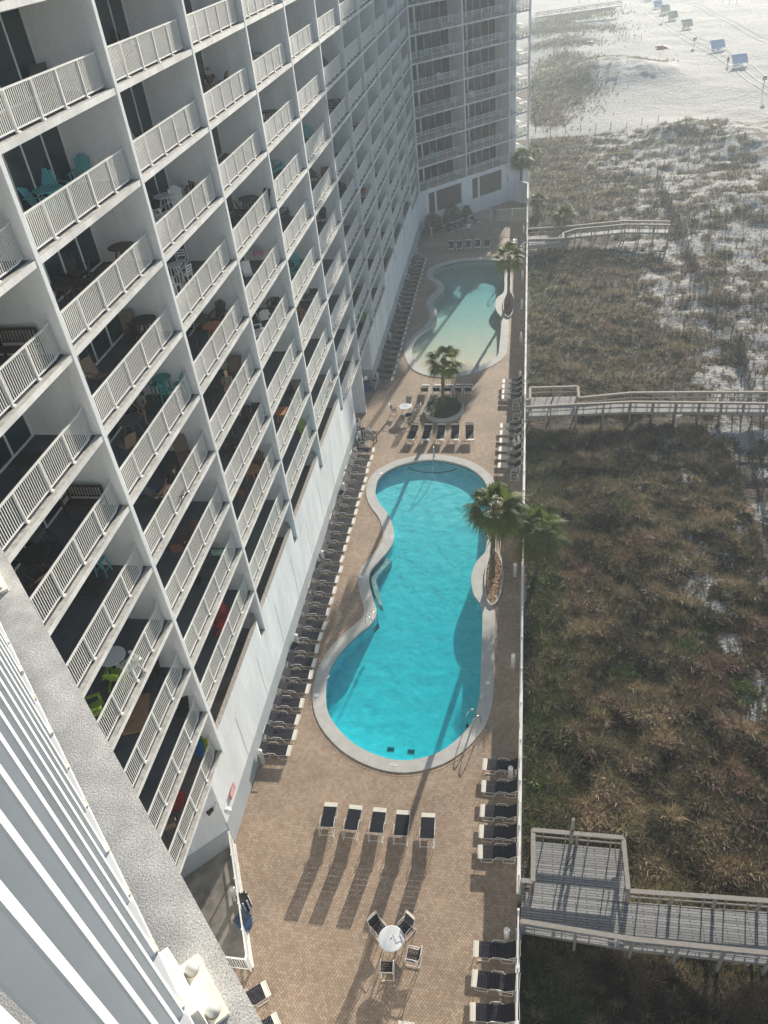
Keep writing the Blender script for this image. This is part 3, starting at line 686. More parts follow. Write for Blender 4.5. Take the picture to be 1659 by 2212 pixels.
pa = G(958, 880); palm((pa.x, pa.y-.15, .2), tuple(G(959, 779, 6.3)), 1.75, 26, 1, 'slim palm rising from the oval planter between the two pools')
palm((-1.74, 37.1, .1), tuple(G(1071, 1093, 8.0)), 1.95, 38, 2, 'tall leaning palm by the large pool with shaggy full crown')
palm(tuple(G(1160, 1160, 2.3))[:2]+(-1.2,), tuple(G(1163, 1142, 2.3)), 2.25, 42, 3, 'second full crowned palm outside the fence, close by the leaning palm')
palm((-1.66, 79.0, .1), (-1.62, 79.3, 5.3), 1.95, 30, 4, 'palm beside the beach entry pool next to the fence')
palm((-.78, 115.0, -.2), (-.65, 114.7, 5.4), 1.9, 40, 5, 'distant palm at the corner of the far wing', tr=.2)
palm((4.9, 104.0, -1.1), (4.9, 104.0, .9), 1.9, 34, 6, 'low bushy palm in the dunes behind the far boardwalk', droop=.75)
palm((1.6, 112, -1.1), (1.6, 112, .5), 1.6, 30, 8, 'low yellowish palm clump in the dunes beside the corner wall', droop=.75, tone=(.12, .13, .04))
palm((1.2, 140, -1.1), (1.2, 140, .1), 1.3, 20, 9, 'small palm clump in the dunes beyond the far wing', droop=.75, tone=(.11, .12, .04))

# ------------------------------------------------------------------ the condominium
XF0, YF0, DY, DX = -13.44, 19.686, 7.589, -.0145
def pier(i): return Vector((XF0+DX*i, YF0+DY*i))
WING = [Vector((-13.6, 103.15)), Vector((-7.83, 108.9)), Vector((-2.36, 114.3)), Vector((.21, 117.0))]
NEAR = [Vector((-13.2, 13.2)), Vector((-7.8, 7.8)), Vector((-2.36, 2.36)), Vector((.25, -.25))]
class Seg:
    def __init__(s, a, b, inward):
        s.a = Vector(a); s.d = (Vector(b)-s.a); s.L = s.d.length; s.d.normalize(); s.n = Vector((-s.d.y, s.d.x))
        if s.n.dot(Vector(inward)) < 0: s.n = -s.n
    def p(s, u, v, z): q = s.a+s.d*u+s.n*v; return Vector((q.x, q.y, z))
    def box(s, mb, u0, u1, v0, v1, z0, z1, m, top=None):
        vs = [s.p(u0, v0, z0), s.p(u1, v0, z0), s.p(u1, v1, z0), s.p(u0, v1, z0), s.p(u0, v0, z1), s.p(u1, v0, z1), s.p(u1, v1, z1), s.p(u0, v1, z1)]
        mb.add(vs, [(3, 2, 1, 0), (0, 1, 5, 4), (1, 2, 6, 5), (2, 3, 7, 6), (3, 0, 4, 7)], m); mb.add(vs, [(4, 5, 6, 7)], top or m)
NL = 13; DEPTH = 2.45
bays = [Seg(pier(i), pier(i+1), (-1, 0)) for i in range(-1, 11)]
fullseg = Seg(pier(-1)+Vector((0, 0)), pier(11), (-1, 0))
wings = [Seg(WING[k], WING[k+1], (-1, 1)) for k in range(3)]; nears = [Seg(NEAR[k], NEAR[k+1], (-1, -1)) for k in range(3)]
bld = empty('condominium_building', (-16, 60, 0), 0, 'long white many storeyed condominium with stacked balconies along the pool deck', 'apartment building')
def BO(mb, name, smooth=False):
    o = mb.obj(name, bld, smooth); o.matrix_parent_inverse = Matrix.Translation((16, -60, 0)); return o
def slabpoly(l):
    z = lev(l); mb = MB(); T_ = .2
    for sgs in ([Seg(pier(-1), pier(11), (-1, 0))], wings, nears):
        for si, s_ in enumerate(sgs):
            e0 = 0; e1 = s_.L
            s_.box(mb, e0, e1, .0, .20, z-T_, z, 'slab_edge_paint', 'ledge_concrete')
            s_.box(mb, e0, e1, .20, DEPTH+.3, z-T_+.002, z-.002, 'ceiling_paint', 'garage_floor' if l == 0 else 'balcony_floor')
    s_ = Seg(WING[3], WING[3]+Vector((-.45, .893))*16, (-1, -.3)); s_.box(mb, 0.05, 16, 0, .2, z-T_, z, 'slab_edge_paint', 'ledge_concrete'); s_.box(mb, .05, 16, .2, 2.2, z-T_+.004, z-.004, 'ceiling_paint', 'ledge_concrete')
    return BO(mb, 'floor_slab')
for l in range(NL): slabpoly(l)
# partitions (piers), one full-height wall each
def partition(s_, u, z0, z1, depth=DEPTH+.1, front=-.015):
    mb = MB(); s_.box(mb, u-.10, u+.10, front, .12, z0, z1, 'white_stucco'); s_.box(mb, u-.095, u+.095, .12, depth, z0, z1, 'white_stucco'); return BO(mb, 'partition_wall')
ZT = lev(NL-1)+1.0
for i in range(0, 11):
    partition(bays[i], bays[i].L, (0 if i == 5 else Z0-.9 if i in (99,) else Z0-.19), ZT)
for k, s_ in enumerate(wings):
    partition(s_, 0 if k else .05, Z0-.19, ZT)
partition(wings[2], wings[2].L-.1, Z0-.19, ZT, depth=.25)
for k, s_ in enumerate(nears): partition(s_, 0 if k else .05, Z0-.19, ZT)
# back walls
mb = MB()
for s_ in bays: s_.box(mb, 0, s_.L, DEPTH, DEPTH+.2, Z0-.15, ZT, 'white_stucco')
for s_ in wings[:2]: s_.box(mb, 0, s_.L, DEPTH, DEPTH+.2, .0, ZT, 'white_stucco')
for s_ in nears[:2]: s_.box(mb, 0, s_.L, DEPTH, DEPTH+.2, -1.2, ZT, 'white_stucco')
mb.prism([(-15.95, 11.0), (-17.5, 9.6), (-17.5, 104), (-15.95, 103)], -1.2, ZT, 'white_stucco'); 
BO(mb, 'back_wall')
# mass of the far wing behind its balconies, open sunlit end
mb = MB(); s_ = wings[0]; q0 = wings[0].p(0, DEPTH+.2, 0); q1 = wings[1].p(wings[1].L-.0, DEPTH+.2, 0); q2 = wings[1].p(wings[1].L, 18, 0); q3 = wings[0].p(0, 18, 0)
mb.prism([q0[:2], q1[:2], q2[:2], q3[:2]], 0, ZT, 'white_stucco')
EF = Vector((-.45, .893)); B0 = WING[3]+Vector((-.893, -.45))*2.0; mb.prism([(q1.x+.1, q1.y-.05), B0, B0+EF*16, (q1.x-9, q1.y+11)], 0, ZT, 'white_stucco')
BO(mb, 'wing_block')
# doors: glazed fronts with white frames
def door(s_, l, name='glass_door'):
    z = lev(l); L = s_.L; hh = 2.45; v = DEPTH
    mb = MB(); s_.box(mb, .45, L-.2, v-.03, v-.001, z+.06, z+hh, 'door_glass'); o = BO(mb, name)
    mb = MB(); W = L-.65; xs_ = [0, .16, .20, .36, .44, .60, .80, 1.0]; ws = [.10, .05, .05, .22, .05, .05, .05, .10]
    xs_ = [0, .15, .31, .47, .63, .82, 1.0]; ws = [.12, .06, .26, .06, .06, .06, .12]
    for q, w in zip(xs_, ws): s_.box(mb, .45+q*W-w/2, .45+q*W+w/2, v-.07, v-.032, z+.02, z+hh+.05, 'frame_white')
    s_.box(mb, .4, L-.15, v-.068, v-.034, z+.015, z+.09, 'frame_white'); s_.box(mb, .4, L-.15, v-.068, v-.034, z+hh-.02, z+hh+.07, 'frame_white')
    f = mb.obj('door_frame', o); return o
nd = 0
for l in range(NL-1, -1, -1):
    for bi, s_ in enumerate(bays):
        if l == 0 and bi not in (0, 5, 6): continue
        if bi <= 6 and l <= 10: door(s_, l); nd += 1
for l in range(0, 10):
    for s_ in wings[:2]: door(s_, l); nd += 1
# railings
def railmesh(L, kink=True, key=[{}]):
    k_ = (round(L, 2), kink)
    if k_ in key[0]: return key[0][k_]
    mb = MB(); u0, u1 = .10, L-.10; v = .24; uk = u1-.5 if kink else u1; ve = v+.11 if kink else v
    def vv_(u): return v if u <= uk else v+(ve-v)*(u-uk)/(u1-uk)
    P = lambda u, z: (u, vv_(u), z)
    for a_, b_ in ((u0, uk), (uk, u1)) if kink else ((u0, u1),):
        mb.obox(P(a_, 1.07), P(b_, 1.07), .06, .045, 'rail_white'); mb.obox(P(a_, .10), P(b_, .10), .045, .04, 'rail_white')
    n = int(round((u1-u0)/.101))
    for i in range(1, n):
        u = u0+(u1-u0)*i/n; mb.obox(P(u, .12), P(u, 1.05), .021, .020, 'rail_white', (1, 0, 0))
    for q in range(1, 5):
        u = u0+(uk-u0+.35)*q/5; mb.obox(P(u, .0), P(u, 1.05), .085, .05, 'rail_white', (1, 0, 0)); mb.box(u-.06, u+.06, v-.09, v+.0, .0, .05, 'rail_white')
    me = mb.mesh('balcony_railing'); key[0][k_] = me; return me
def seg_matrix(s_, z, flip=False):
    m_ = Matrix.Identity(4); m_[0][0], m_[1][0] = s_.d.x, s_.d.y; m_[0][1], m_[1][1] = s_.n.x, s_.n.y
    m_[0][3], m_[1][3], m_[2][3] = s_.a.x, s_.a.y, z; return m_
SOLID = {1, 2, 3, 4, 8, 9, 10}       # bay numbers with a solid parapet at the lowest level
allr = []
for l in range(NL):
    for bi, s_ in enumerate(bays):
        if l == 0 and bi in SOLID: continue
        s2 = s_; q = s_.p(s_.L/2, 0, lev(l)); dist = (q-Vector((0, 0, H))).length
        # visible test through the camera
        r_ = q-Vector((0, 0, H)); dd = r_.dot(Fv); px = 829.5+FPX*r_.dot(Rv)/dd; py = 1106-FPX*r_.dot(Uv)/dd
        vis = -150 < px < 1700 and -150 < py < 2400 and dd > 0
        allr.append((0 if vis else 1, dist, s_, l, True))
    for s_ in wings:
        q = s_.p(s_.L/2, 0, lev(l)); allr.append((0 if l < 8 else 1, (q-Vector((0, 0, H))).length, s_, l, False))
    for k, s_ in enumerate(nears):
        if not (k == 2 and l == 10) and l > 0: allr.append((1, 5, s_, l, False))
allr.sort(key=lambda t_: (t_[0], t_[1]))
for s_vis, dist, s_, l, kink in allr[:99]:
    o = bpy.data.objects.new('balcony_railing', railmesh(s_.L, kink)); COL.objects.link(o); o.parent = bld; o.matrix_world = Matrix.Translation((0, 0, 0)) @ seg_matrix(s_, lev(l)); o.matrix_parent_inverse = Matrix.Translation((16, -60, 0)); o.matrix_basis = seg_matrix(s_, lev(l))
VV, FF = [], []; off_ = 0
for s_vis, dist, s_, l, kink in allr[99:]:
    me = railmesh(s_.L, kink); n = len(me.vertices); co = np.empty(n*3, np.float32); me.vertices.foreach_get('co', co); co = co.reshape(-1, 3)
    M_ = np.array(seg_matrix(s_, lev(l))); VV.append(co@M_[:3, :3].T+M_[:3, 3]); lv = np.empty(len(me.loops), np.int32); me.loops.foreach_get('vertex_index', lv); FF.append(lv.reshape(-1, 4)+off_); off_ += n
o = bpy.data.objects.new('railing_rows', npmesh('railing_rows', np.concatenate(VV), np.concatenate(FF), 'rail_white')); COL.objects.link(o); o.parent = bld; o.matrix_parent_inverse = Matrix.Translation((16, -60, 0)); o['kind'] = 'stuff'; o['label'] = 'white balcony railings of the remaining distant balconies'
# base walls along the deck
mb = MB()
def basewall(y0, y1):
    s_ = Seg((XF0+DX*(y0-YF0)/DY-.02, y0), (XF0+DX*(y1-YF0)/DY-.02, y1), (-1, 0))
    s_.box(mb, 0, s_.L, -.02, .25, -.1, 1.75, 'grey_wainscot'); s_.box(mb, 0, s_.L, 0, .25, 1.75, Z0-.2, 'white_stucco'); return s_
bw1 = basewall(17.9, 53.5); bw2 = basewall(62.2, 103.2)
for bi in SOLID:
    s_ = bays[bi]; k0, k1 = (.1, s_.L-.1)
    poly = [s_.p(k0, .0, 0)[:2], s_.p(k1-.75, .0, 0)[:2], s_.p(k1-.55, .06, 0)[:2], s_.p(k1, .42, 0)[:2], s_.p(k1, .62, 0)[:2], s_.p(k1-.7, .24, 0)[:2], s_.p(k0, .24, 0)[:2]]
    mb.prism(poly, Z0-.001, Z0+1.22, 'white_stucco', 'wall_cap')
for u in np.arange(3.7, 35, 3.8): bw1.box(mb, u, u+.03, -.006, .01, 1.76, Z0-.25, 'grey_wainscot')
for u in np.arange(3.7, 40, 3.8): bw2.box(mb, u, u+.03, -.006, .01, 1.76, Z0-.25, 'grey_wainscot')
# entry recess
mb.box(-15.9, -13.5, 62.2, 62.4, 0, 1.75, 'grey_wainscot'); mb.box(-15.9, -13.5, 62.21, 62.4, 1.75, Z0-.2, 'white_stucco'); mb.box(-16.1, -15.9, 53.4, 62.4, 0, Z0-.2, 'white_stucco'); mb.box(-15.9, -13.72, 53.3, 53.5, 0, Z0-.2, 'white_stucco')
# near corner wall running back at 45 degrees
s_ = Seg((-13.5, 17.9), (-17.0, 14.4), (-1, 1)); s_.box(mb, 0, s_.L, 0, .25, -.7, 1.2, 'grey_wainscot'); s_.box(mb, .0, s_.L, 0.015, .25, 1.2, Z0-.2, 'white_stucco')
for s_ in nears: s_.box(mb, 0, s_.L, .4, .6, -1.2, Z0-.2, 'white_stucco')
BO(mb, 'base_wall')
# wing base with two screened openings
mb = MB()
for k, s_ in enumerate(wings[:2]):
    z0_, z1_ = 1.9, 4.55; a_, b_ = (1.5, s_.L-1.0) if k == 0 else (.9, s_.L-1.4)
    s_.box(mb, 0, s_.L, .0, .3, -.1, z0_, 'white_stucco'); s_.box(mb, 0, s_.L, .0, .3, z1_, Z0-.2, 'white_stucco'); s_.box(mb, 0, a_, .0, .3, z0_, z1_, 'white_stucco'); s_.box(mb, b_, s_.L, .0, .3, z0_, z1_, 'white_stucco')
wings[2].box(mb, 0, wings[2].L, 0, .3, -1.2, Z0-.2, 'white_stucco'); s3 = Seg(WING[3], WING[3]+Vector((-2.2, 3.0)), (-1, 0)); s3.box(mb, 0, 3.6, .01, .3, -1.2, Z0-.2, 'white_stucco')
BO(mb, 'wing_base_wall')
for k, s_ in enumerate(wings[:2]):
    a_, b_ = (1.5, s_.L-1.0) if k == 0 else (.9, s_.L-1.4); mb = MB(); s_.box(mb, a_, b_, .14, .2, 1.9, 4.55, 'brown_screen'); o = BO(mb, 'garage_screen'); mb = MB(); s_.box(mb, a_+1.1, a_+1.4, .10, .139, 1.9, 4.55, 'frame_white'); mb.obj('mullion', o)
# wing end: seaward railings (return side)
def returnrail(l):
    a_ = WING[3]; b_ = WING[3]+Vector((-.45, .893))*7.5; s_ = Seg(a_, b_, (-1, -.3)); me = railmesh(s_.L, False); M_ = np.array(seg_matrix(s_, lev(l))); n = len(me.vertices); co = np.empty(n*3, np.float32); me.vertices.foreach_get('co', co); lv = np.empty(len(me.loops), np.int32); me.loops.foreach_get('vertex_index', lv)
    return co.reshape(-1, 3)@M_[:3, :3].T+M_[:3, 3], lv.reshape(-1, 4)
VV, FF = [], []; off_ = 0
for l in range(0, 9):
    a_, b_ = returnrail(l); VV.append(a_); FF.append(b_+off_); off_ += len(a_)
o = bpy.data.objects.new('end_railing_rows', npmesh('end_railing_rows', np.concatenate(VV), np.concatenate(FF), 'rail_white')); COL.objects.link(o); o.parent = bld; o.matrix_parent_inverse = Matrix.Translation((16, -60, 0)); o['kind'] = 'stuff'
# pale floor of the sunlit end balconies
# lamps on the facade
def wall_lamp(loc, rz, label):
    root = empty('floodlight', loc, rz, label, 'light', 'white floodlights on the pool wall')
    mb = MB(); mb.lathe([(.02, -.16), (.13, -.13), (.17, -.02), (.14, .07), (.05, .12)], 'sign_white', 14); o = mb.obj('dome', root, True); o.location = (.35, 0, .0)
    mb = MB(); mb.tube([(0, 0, -.25), (.15, 0, -.25), (.3, 0, 0)], .02, 'sign_white', 6); mb.obj('arm', root)
wall_lamp((-13.36, 17.96, 3.1), R(-30), 'round white security camera on the near wall corner'); wall_lamp((-13.5, 57.3, 3.6), 0, 'white dome light on the pier of the entry recess'); wall_lamp((-13.3, 102.8, 3.4), R(-20), 'white dome light in the far corner between the facades')
def corner_lamp():
    root = empty('corner_spotlight', (-13.55, 17.75, 3.4), 0, 'dark spotlight bracket on the near wall corner beside the white camera', 'light')
    mb = MB(); mb.tube([(0, 0, .3), (0, 0, 0), (-.15, -.12, -.05)], .03, 'sign_white', 6); mb.obj('bracket', root)
    mb = MB(); mb.tube([(-.1, -.1, 0), (-.32, -.3, -.14)], [.07, .13], 'lamp_black', 10); mb.obj('shade', root)
corner_lamp()
def redsign():
    root = empty('pool_rules_sign', (-13.41, 19.15, 2.45), 0, 'small red notice on the white wall near the corner', 'sign')
    mb = MB(); mb.box(0, .02, -.32, .32, -.24, .24, 'sign_red'); mb.obj('board', root)
    mb = MB(); [mb.box(.021, .025, -.26+.02*(i % 2), .26-.05*(i % 3), .14-.1*i, .18-.1*i, 'sign_white') for i in range(4)]; mb.obj('lettering', root)
redsign()
# near railing and ledge, exactly beside the camera
s_ = nears[2]; zc = lev(10)
mb = MB(); mb.prism([s_.p(-8, -.012, 0)[:2], s_.p(s_.L+1.2, -.012, 0)[:2], s_.p(s_.L+1.2, .9, 0)[:2], s_.p(-8, .9, 0)[:2]], zc-.215, zc+.003, 'rough_ledge')
o = BO(mb, 'balcony_ledge'); b_ = o.modifiers.new('b', 'BEVEL'); b_.width = .034; b_.segments = 8; b_.limit_method = 'ANGLE'; o.data.polygons.foreach_set('use_smooth', [True]*len(o.data.polygons))
root = bpy.data.objects.new('front_railing', None); COL.objects.link(root); root.parent = bld; root.matrix_parent_inverse = Matrix.Translation((16, -60, 0)); root.matrix_basis = Matrix.Identity(4); root['label'] = 'chunky white railing right beside the viewer with bolted base plate'
def near_rail():
    m_ = seg_matrix(s_, zc+.003); vb = .060
    mb = MB(); mb.box(-1.5, s_.L+1.0, vb, vb+.03, .07, .105, 'near_rail_white'); o = mb.obj('bottom_rail', root, bevel=.002); o.matrix_basis = m_
    mb = MB(); mb.box(-1.5, s_.L+1.0, vb-.01, vb+.05, 1.03, 1.07, 'near_rail_white'); o = mb.obj('top_rail', root, bevel=.004); o.matrix_basis = m_
    mb = MB(); u = -1.4
    while u < s_.L+.9: mb.box(u-.01, u+.01, vb+.003, vb+.027, .1, 1.04, 'near_rail_white'); u += .0915
    o = mb.obj('pickets', root, bevel=.003); o.matrix_basis = m_
    mb = MB(); u = -1.4
    while u < s_.L+.9: mb.box(u-.013, u+.006+.004*math.sin(u*40), vb-.002, vb+.012, .1045, .1045+.004+.003*abs(math.sin(u*31)), 'plate_caulk'); u += .0915
    o = mb.obj('weld_beads', root, bevel=.0015); o.matrix_basis = m_
    # bracket plates
    for q in (s_.d.dot(Vector((-.44, .375))-s_.a)-.0, s_.d.dot(Vector((-.44, .375))-s_.a)-1.13, s_.d.dot(Vector((-.44, .375))-s_.a)+.95):
        mb = MB(); mb.box(q-.050, q+.050, vb-.042, vb+.006, 0, .009, 'plate_white'); mb.box(q-.05, q+.05, vb-.012, vb+.002, .009, .075, 'plate_white'); o = mb.obj('base_plate', root, bevel=.0015); o.matrix_basis = m_
        for e_ in (-.034, .034):
            mb = MB(); mb.lathe([(.0098, 0), (.0098, .003), (.008, .007), (.0045, .0095), (.0008, .0102)], 'bolt_metal', 16); mb.lathe([(.0108, -.0002), (.0102, .0007)], 'rust', 14); b_ = mb.obj('bolt', o, True); b_.location = (q+e_, vb-.024, .009)
near_rail()
# gate lower area beside the near wing
mb = MB(); mb.prism([(-13.45, 17.85), (-10.97, 12.37), (-12.6, 12.37), (-17, 14.5)], -1.2, -.10, 'landing_concrete'); 
tag(mb.obj('lower_landing_floor'), 'worn concrete floor of the sunken landing behind the slanting railing', kind='structure')
# picket fences
def fence(pts, h, name, label, cat='fence', posts=2.3, pitch=.11, group=None, curb=0):
    root = empty(name, (*pts[0][:2], pts[0][2] if len(pts[0]) > 2 else 0), 0, label, cat, group); mb = MB(); plist = []; mc = MB()
    o0 = Vector((*pts[0][:2], 0)); zb = root.location.z; o0.z = zb
    for a_, b_ in zip(pts[:-1], pts[1:]):
        a_ = Vector((*a_[:2], zb))-o0; b_ = Vector((*b_[:2], zb))-o0; L = (b_-a_).length; d = (b_-a_)/L; zz = lambda z: Vector((0, 0, z))
        mb.obox(a_+zz(h), b_+zz(h), .055, .045, 'rail_white'); mb.obox(a_+zz(.14+curb), b_+zz(.14+curb), .04, .04, 'rail_white')
        for i in range(1, int(L/pitch)): p = a_+d*(i*pitch); mb.obox(p+zz(.14+curb), p+zz(h), .02, .02, 'rail_white', (1, 0, 0))
        n = max(1, int(round(L/posts)))
        for i in range(n+1): plist.append(a_+d*(L*i/n))
        if curb: mc.obox(a_+zz(curb/2), b_+zz(curb/2), .19, curb, 'slab_edge_paint')
    mb.obj('pickets', root); pk = MB(); pk.obox((0, 0, curb), (0, 0, h+.04), .075, .075, 'rail_white', (1, 0, 0)); pk.obox((0, 0, h+.04), (0, 0, h+.08), .1, .1, 'rail_white', (1, 0, 0)); pme = pk.mesh('post')
    for q_ in plist: po = bpy.data.objects.new('post', pme); COL.objects.link(po); po.parent = root; po.location = q_
    if curb: mc.obj('kerb', root)
fence([(.2, -.3, 0), (.2, 15.25), ], 1.8, 'pool_fence', 'white picket fence between deck and dunes, section before the near boardwalk', curb=.14, group='white picket pool fence')
fence([(.2, 16.75, 0), (.2, 55.6), ], 1.8, 'pool_fence', 'white picket fence beside the large pool', curb=.14, group='white picket pool fence')
fence([(.2, 57.4, 0), (.2, 97.6), ], 1.8, 'pool_fence', 'white picket fence beside the beach entry pool', curb=.14, group='white picket pool fence')
fence([(.2, 99.6, 0), (.2, 106.4), ], 1.8, 'pool_fence', 'short white picket fence between far boardwalk and corner wall', curb=.14, group='white picket pool fence')
fence([(.12, 105.75, 0), (-3.7, 105.75)], 1.6, 'corner_fence', 'white railing enclosure in front of the curved corner wall', group='far corner railings')
fence([(-4.5, 106.2, 0), (-6.6, 107.8)], 1.5, 'gate_fence', 'white open gate panel near the far shrubs', group='far corner railings', pitch=.2)
fence([(-13.45, 17.75, 0), (-11.0, 12.45)], 1.15, 'landing_fence', 'white slanting railing between deck and sunken landing', posts=1.2, curb=.05)
fence([(-11.0, 12.35, 0), (-12.3, 12.35)], 1.15, 'landing_gate', 'short white gate railing at the end of the sunken landing', 'gate', posts=1.3)
mb = MB(); q = WING[2]; P = [(q.x, q.y), (q.x+1.3, q.y-.1), (.1, 113.0), (.1, 106.5), (.30, 106.5), (.30, 113.2), (q.x+1.4, q.y+.35), (q.x, q.y+.4)]
mb.prism(P, -.3, 2.6, 'white_stucco', 'slab_edge_paint'); tag(mb.obj('corner_wall'), 'white wall curving round the far corner beside the dunes', 'wall')
def hydrant_pipes():
    root = empty('wall_pipes', (-2.6, 113.9, 2.6), R(-135), 'small pipes and meter on the white base wall of the far wing', 'pipes')
    mb = MB(); [mb.tube([(x_, .05, 0), (x_, .05, 1.0+.3*x_)], .03, 'bolt_metal', 6) for x_ in (-.1, .1)]; mb.box(-.15, .15, 0, .1, .4, .6, 'bolt_metal'); mb.obj('pipe', root)
hydrant_pipes()
def utility_box():
    root = empty('towel_bin_frame', (-13.9, 54.6, 0), 0, 'white framed toy crate beside the entry pier', 'crate')
    mb = MB()
    for x_ in (-.35, .35):
        for y_ in (-.45, .45): mb.obox((x_, y_, 0), (x_, y_, 1.0), .05, .05, 'frame_white', (1, 0, 0))
    for z in (.05, 1.0):
        for x_ in (-.35, .35): mb.obox((x_, -.45, z), (x_, .45, z), .05, .05, 'frame_white')
        for y_ in (-.45, .45): mb.obox((-.35, y_, z), (.35, y_, z), .05, .05, 'frame_white')
    mb.obj('frame', root); mb = MB(); mb.box(-.3, .3, -.4, .4, .08, .3, 'plastic_black'); mb.box(-.25, .1, -.35, 0, .3, .42, 'red_paint'); mb.obj('contents', root)
utility_box()
# ------------------------------------------------------------------ deck furniture
def mk_lounger(tilt=22, flat=False):
    """local: feet toward +X ... head at -X; long axis X, 1.95 m; seat z .36"""
    root = empty('sun_lounger'); W = .32; zs = .34; xh = -.35; Lb = .78; a_ = R(tilt); bx, bz = xh-Lb*math.cos(a_), zs+Lb*math.sin(a_)
    mb = MB()
    for s_ in (-1, 1):
        y = s_*W
        mb.tube([(.95, y, zs), (xh, y, zs)], .016, 'lounger_white', 6); mb.tube([(xh, y, zs), (bx, y, bz)], .016, 'lounger_white', 6)
        for x0_, x1_ in ((.85, .25), (-.15, -.75)):
            mb.tube([(x0_, y, zs), (x0_-.06, y, .03), ((x0_+x1_)/2+.12, y, .012), ((x0_+x1_)/2-.12, y, .012), (x1_+.06, y, .03), (x1_, y, zs if x1_ > xh else zs-.0)], .015, 'lounger_white', 6)
        mb.tube([(.2, y, zs), (.12, y*1.1, .52), (-.25, y*1.1, .52), (-.42, y, zs)], .014, 'lounger_white', 6)
        mb.tube([(-.75, y, zs), (xh, y, zs)], .012, 'lounger_white', 6)
        mb.tube([(-.7, y, zs), (xh-.45*math.cos(a_), y, zs+.45*math.sin(a_))], .010, 'lounger_white', 5)
    for x_, z_ in ((.95, zs), (-.75, zs), (bx, bz)): mb.tube([(x_, -W, z_), (x_, W, z_)], .016, 'lounger_white', 6)
    mb.obj('frame', root)
    def straps(p0, p1, name, creams):
        mb = MB(); n = int((Vector(p1)-Vector(p0)).length/.062)
        for i in range(n):
            c = Vector(p0).lerp(Vector(p1), (i+.5)/n); d = (Vector(p1)-Vector(p0)).normalized(); 
            mb.obox(c-Vector((0, W+.008, 0)), c+Vector((0, W+.008, 0)), .057, .012, 'strap_cream' if i in creams(n) else 'strap_navy', up=(-d.z, 0, d.x))
        mb.obj(name, root)
    straps((.92, 0, zs+.018), (xh, 0, zs+.018), 'seat_straps', lambda n: (0, 1, 2))
    straps((xh, 0, zs+.02), (bx, 0, bz+.02), 'back_straps', lambda n: (n-3, n-2))
    return root
def LNG(loc, rz, label, group, tilt=22): return place('lounger%d' % tilt, lambda: mk_lounger(tilt), loc, rz, label, 'sun lounger', group)
# row along the building wall, heads to the wall; feet point to +X
for i in range(29):
    y = 23.02+(51.34-23.02)*i/28; 
    LNG((-12.72+rnd.uniform(-.07, .07), y+rnd.uniform(-.08, .08), 0), R(rnd.uniform(-4.5, 4.5)), f'{ORD[i]} navy strap lounger from the near end of the white wall row', 'navy strap loungers along the white wall', rnd.choice((38, 38, 46)))
for i in range(26):
    y = 63.0+(92.4-63.0)*i/25
    LNG((-12.75+rnd.uniform(-.04, .04), y, 0), R(rnd.uniform(-2.5, 2.5)), f'{ORD[i]} navy strap lounger beyond the bins along the wall', 'navy strap loungers along the far wall', rnd.choice((38, 38, 46)))
xs1 = (-9.0, -7.79, -6.55, -5.36, -4.11)
for i, x_ in enumerate(xs1): LNG((x_, 19.25-.03*i, 0), R(90+rnd.uniform(-3, 3)), f'{ORD[i]} of five loungers casting long shadows on the near deck, counted from the building', 'five loungers on the near deck', 62)
for i, x_ in enumerate((-8.9, -7.73, -6.57, -5.4, -4.2)): LNG((x_, 53.65, 0), R(-90-8+4*i*.8), f'{ORD[i]} of five loungers between large pool and oval planter, counted from the building', 'five loungers before the oval planter', 38)
for i, x_ in enumerate((-8.65, -7.57, -6.55, -5.64, -4.76)): LNG((x_, 60.9, 0), R(90+rnd.uniform(-3, 3)), f'{ORD[i]} of five loungers behind the oval planter, counted from the building', 'five loungers behind the oval planter', 62)
for i, x_ in enumerate((-9.1, -8.1, -7.0, -5.84, -4.68)): LNG((x_, 96.35+.05*i, 0), R(-90+rnd.uniform(-3, 3)), f'{ORD[i]} lounger of the shaded row beyond the beach entry pool', 'five loungers in the shaded far row', 38)
h5 = ((-10.49, 103.03), (-9.6, 103.94), (-8.86, 104.47), (-8.18, 105.2), (-7.24, 106.15)); f5 = ((-9.56, 101.7), (-8.68, 102.5), (-8.05, 103.1), (-7.35, 104.3), (-6.27, 105.1))
for i, (a_, b_) in enumerate(zip(h5, f5)): LNG(((a_[0]+b_[0])/2, (a_[1]+b_[1])/2, 0), math.atan2(b_[1]-a_[1], b_[0]-a_[0]), f'{ORD[i]} lounger in front of the far round shrubs, counted from the building', 'loungers in front of the far shrubs', 38)
ry = [22.99, 21.77, 20.45, 19.39, 18.43]
for i, y in enumerate(ry): LNG((-.72, y, 0), R(180+rnd.uniform(-3, 3)), f'{ORD[i]} lounger towards the viewer in the fence row before the large pool', 'five loungers against the near fence', 38)
for i, y in enumerate((14.15, 12.95, 11.8, 10.5)): LNG((-.68, y, 0), R(180+rnd.uniform(-3, 3)), f'{ORD[i]} lounger towards the viewer in the fence row next to the table set', 'loungers against the fence by the table', 38)
for i, y in enumerate((62.33, 61.4, 60.41, 59.51)): LNG((-.86, y, 0), R(180+rnd.uniform(-3, 3)), f'{ORD[i]} lounger towards the viewer of four by the fence behind the oval planter', 'four loungers against the fence', 38)
for i, y in enumerate((54.93, 53.86, 52.76, 51.5, 50.39, 49.26)): LNG((-.84, y, 0), R(180+rnd.uniform(-3, 3)), f'{ORD[i]} lounger towards the viewer of six by the fence near the pool handrail', 'six loungers against the fence', 38)
for i, y in enumerate((97.75, 96.74, 95.47)): LNG((-.6, y, 0), R(180), f'{ORD[i]} lounger towards the viewer by the far boardwalk gate', 'three loungers against the far fence', 38)
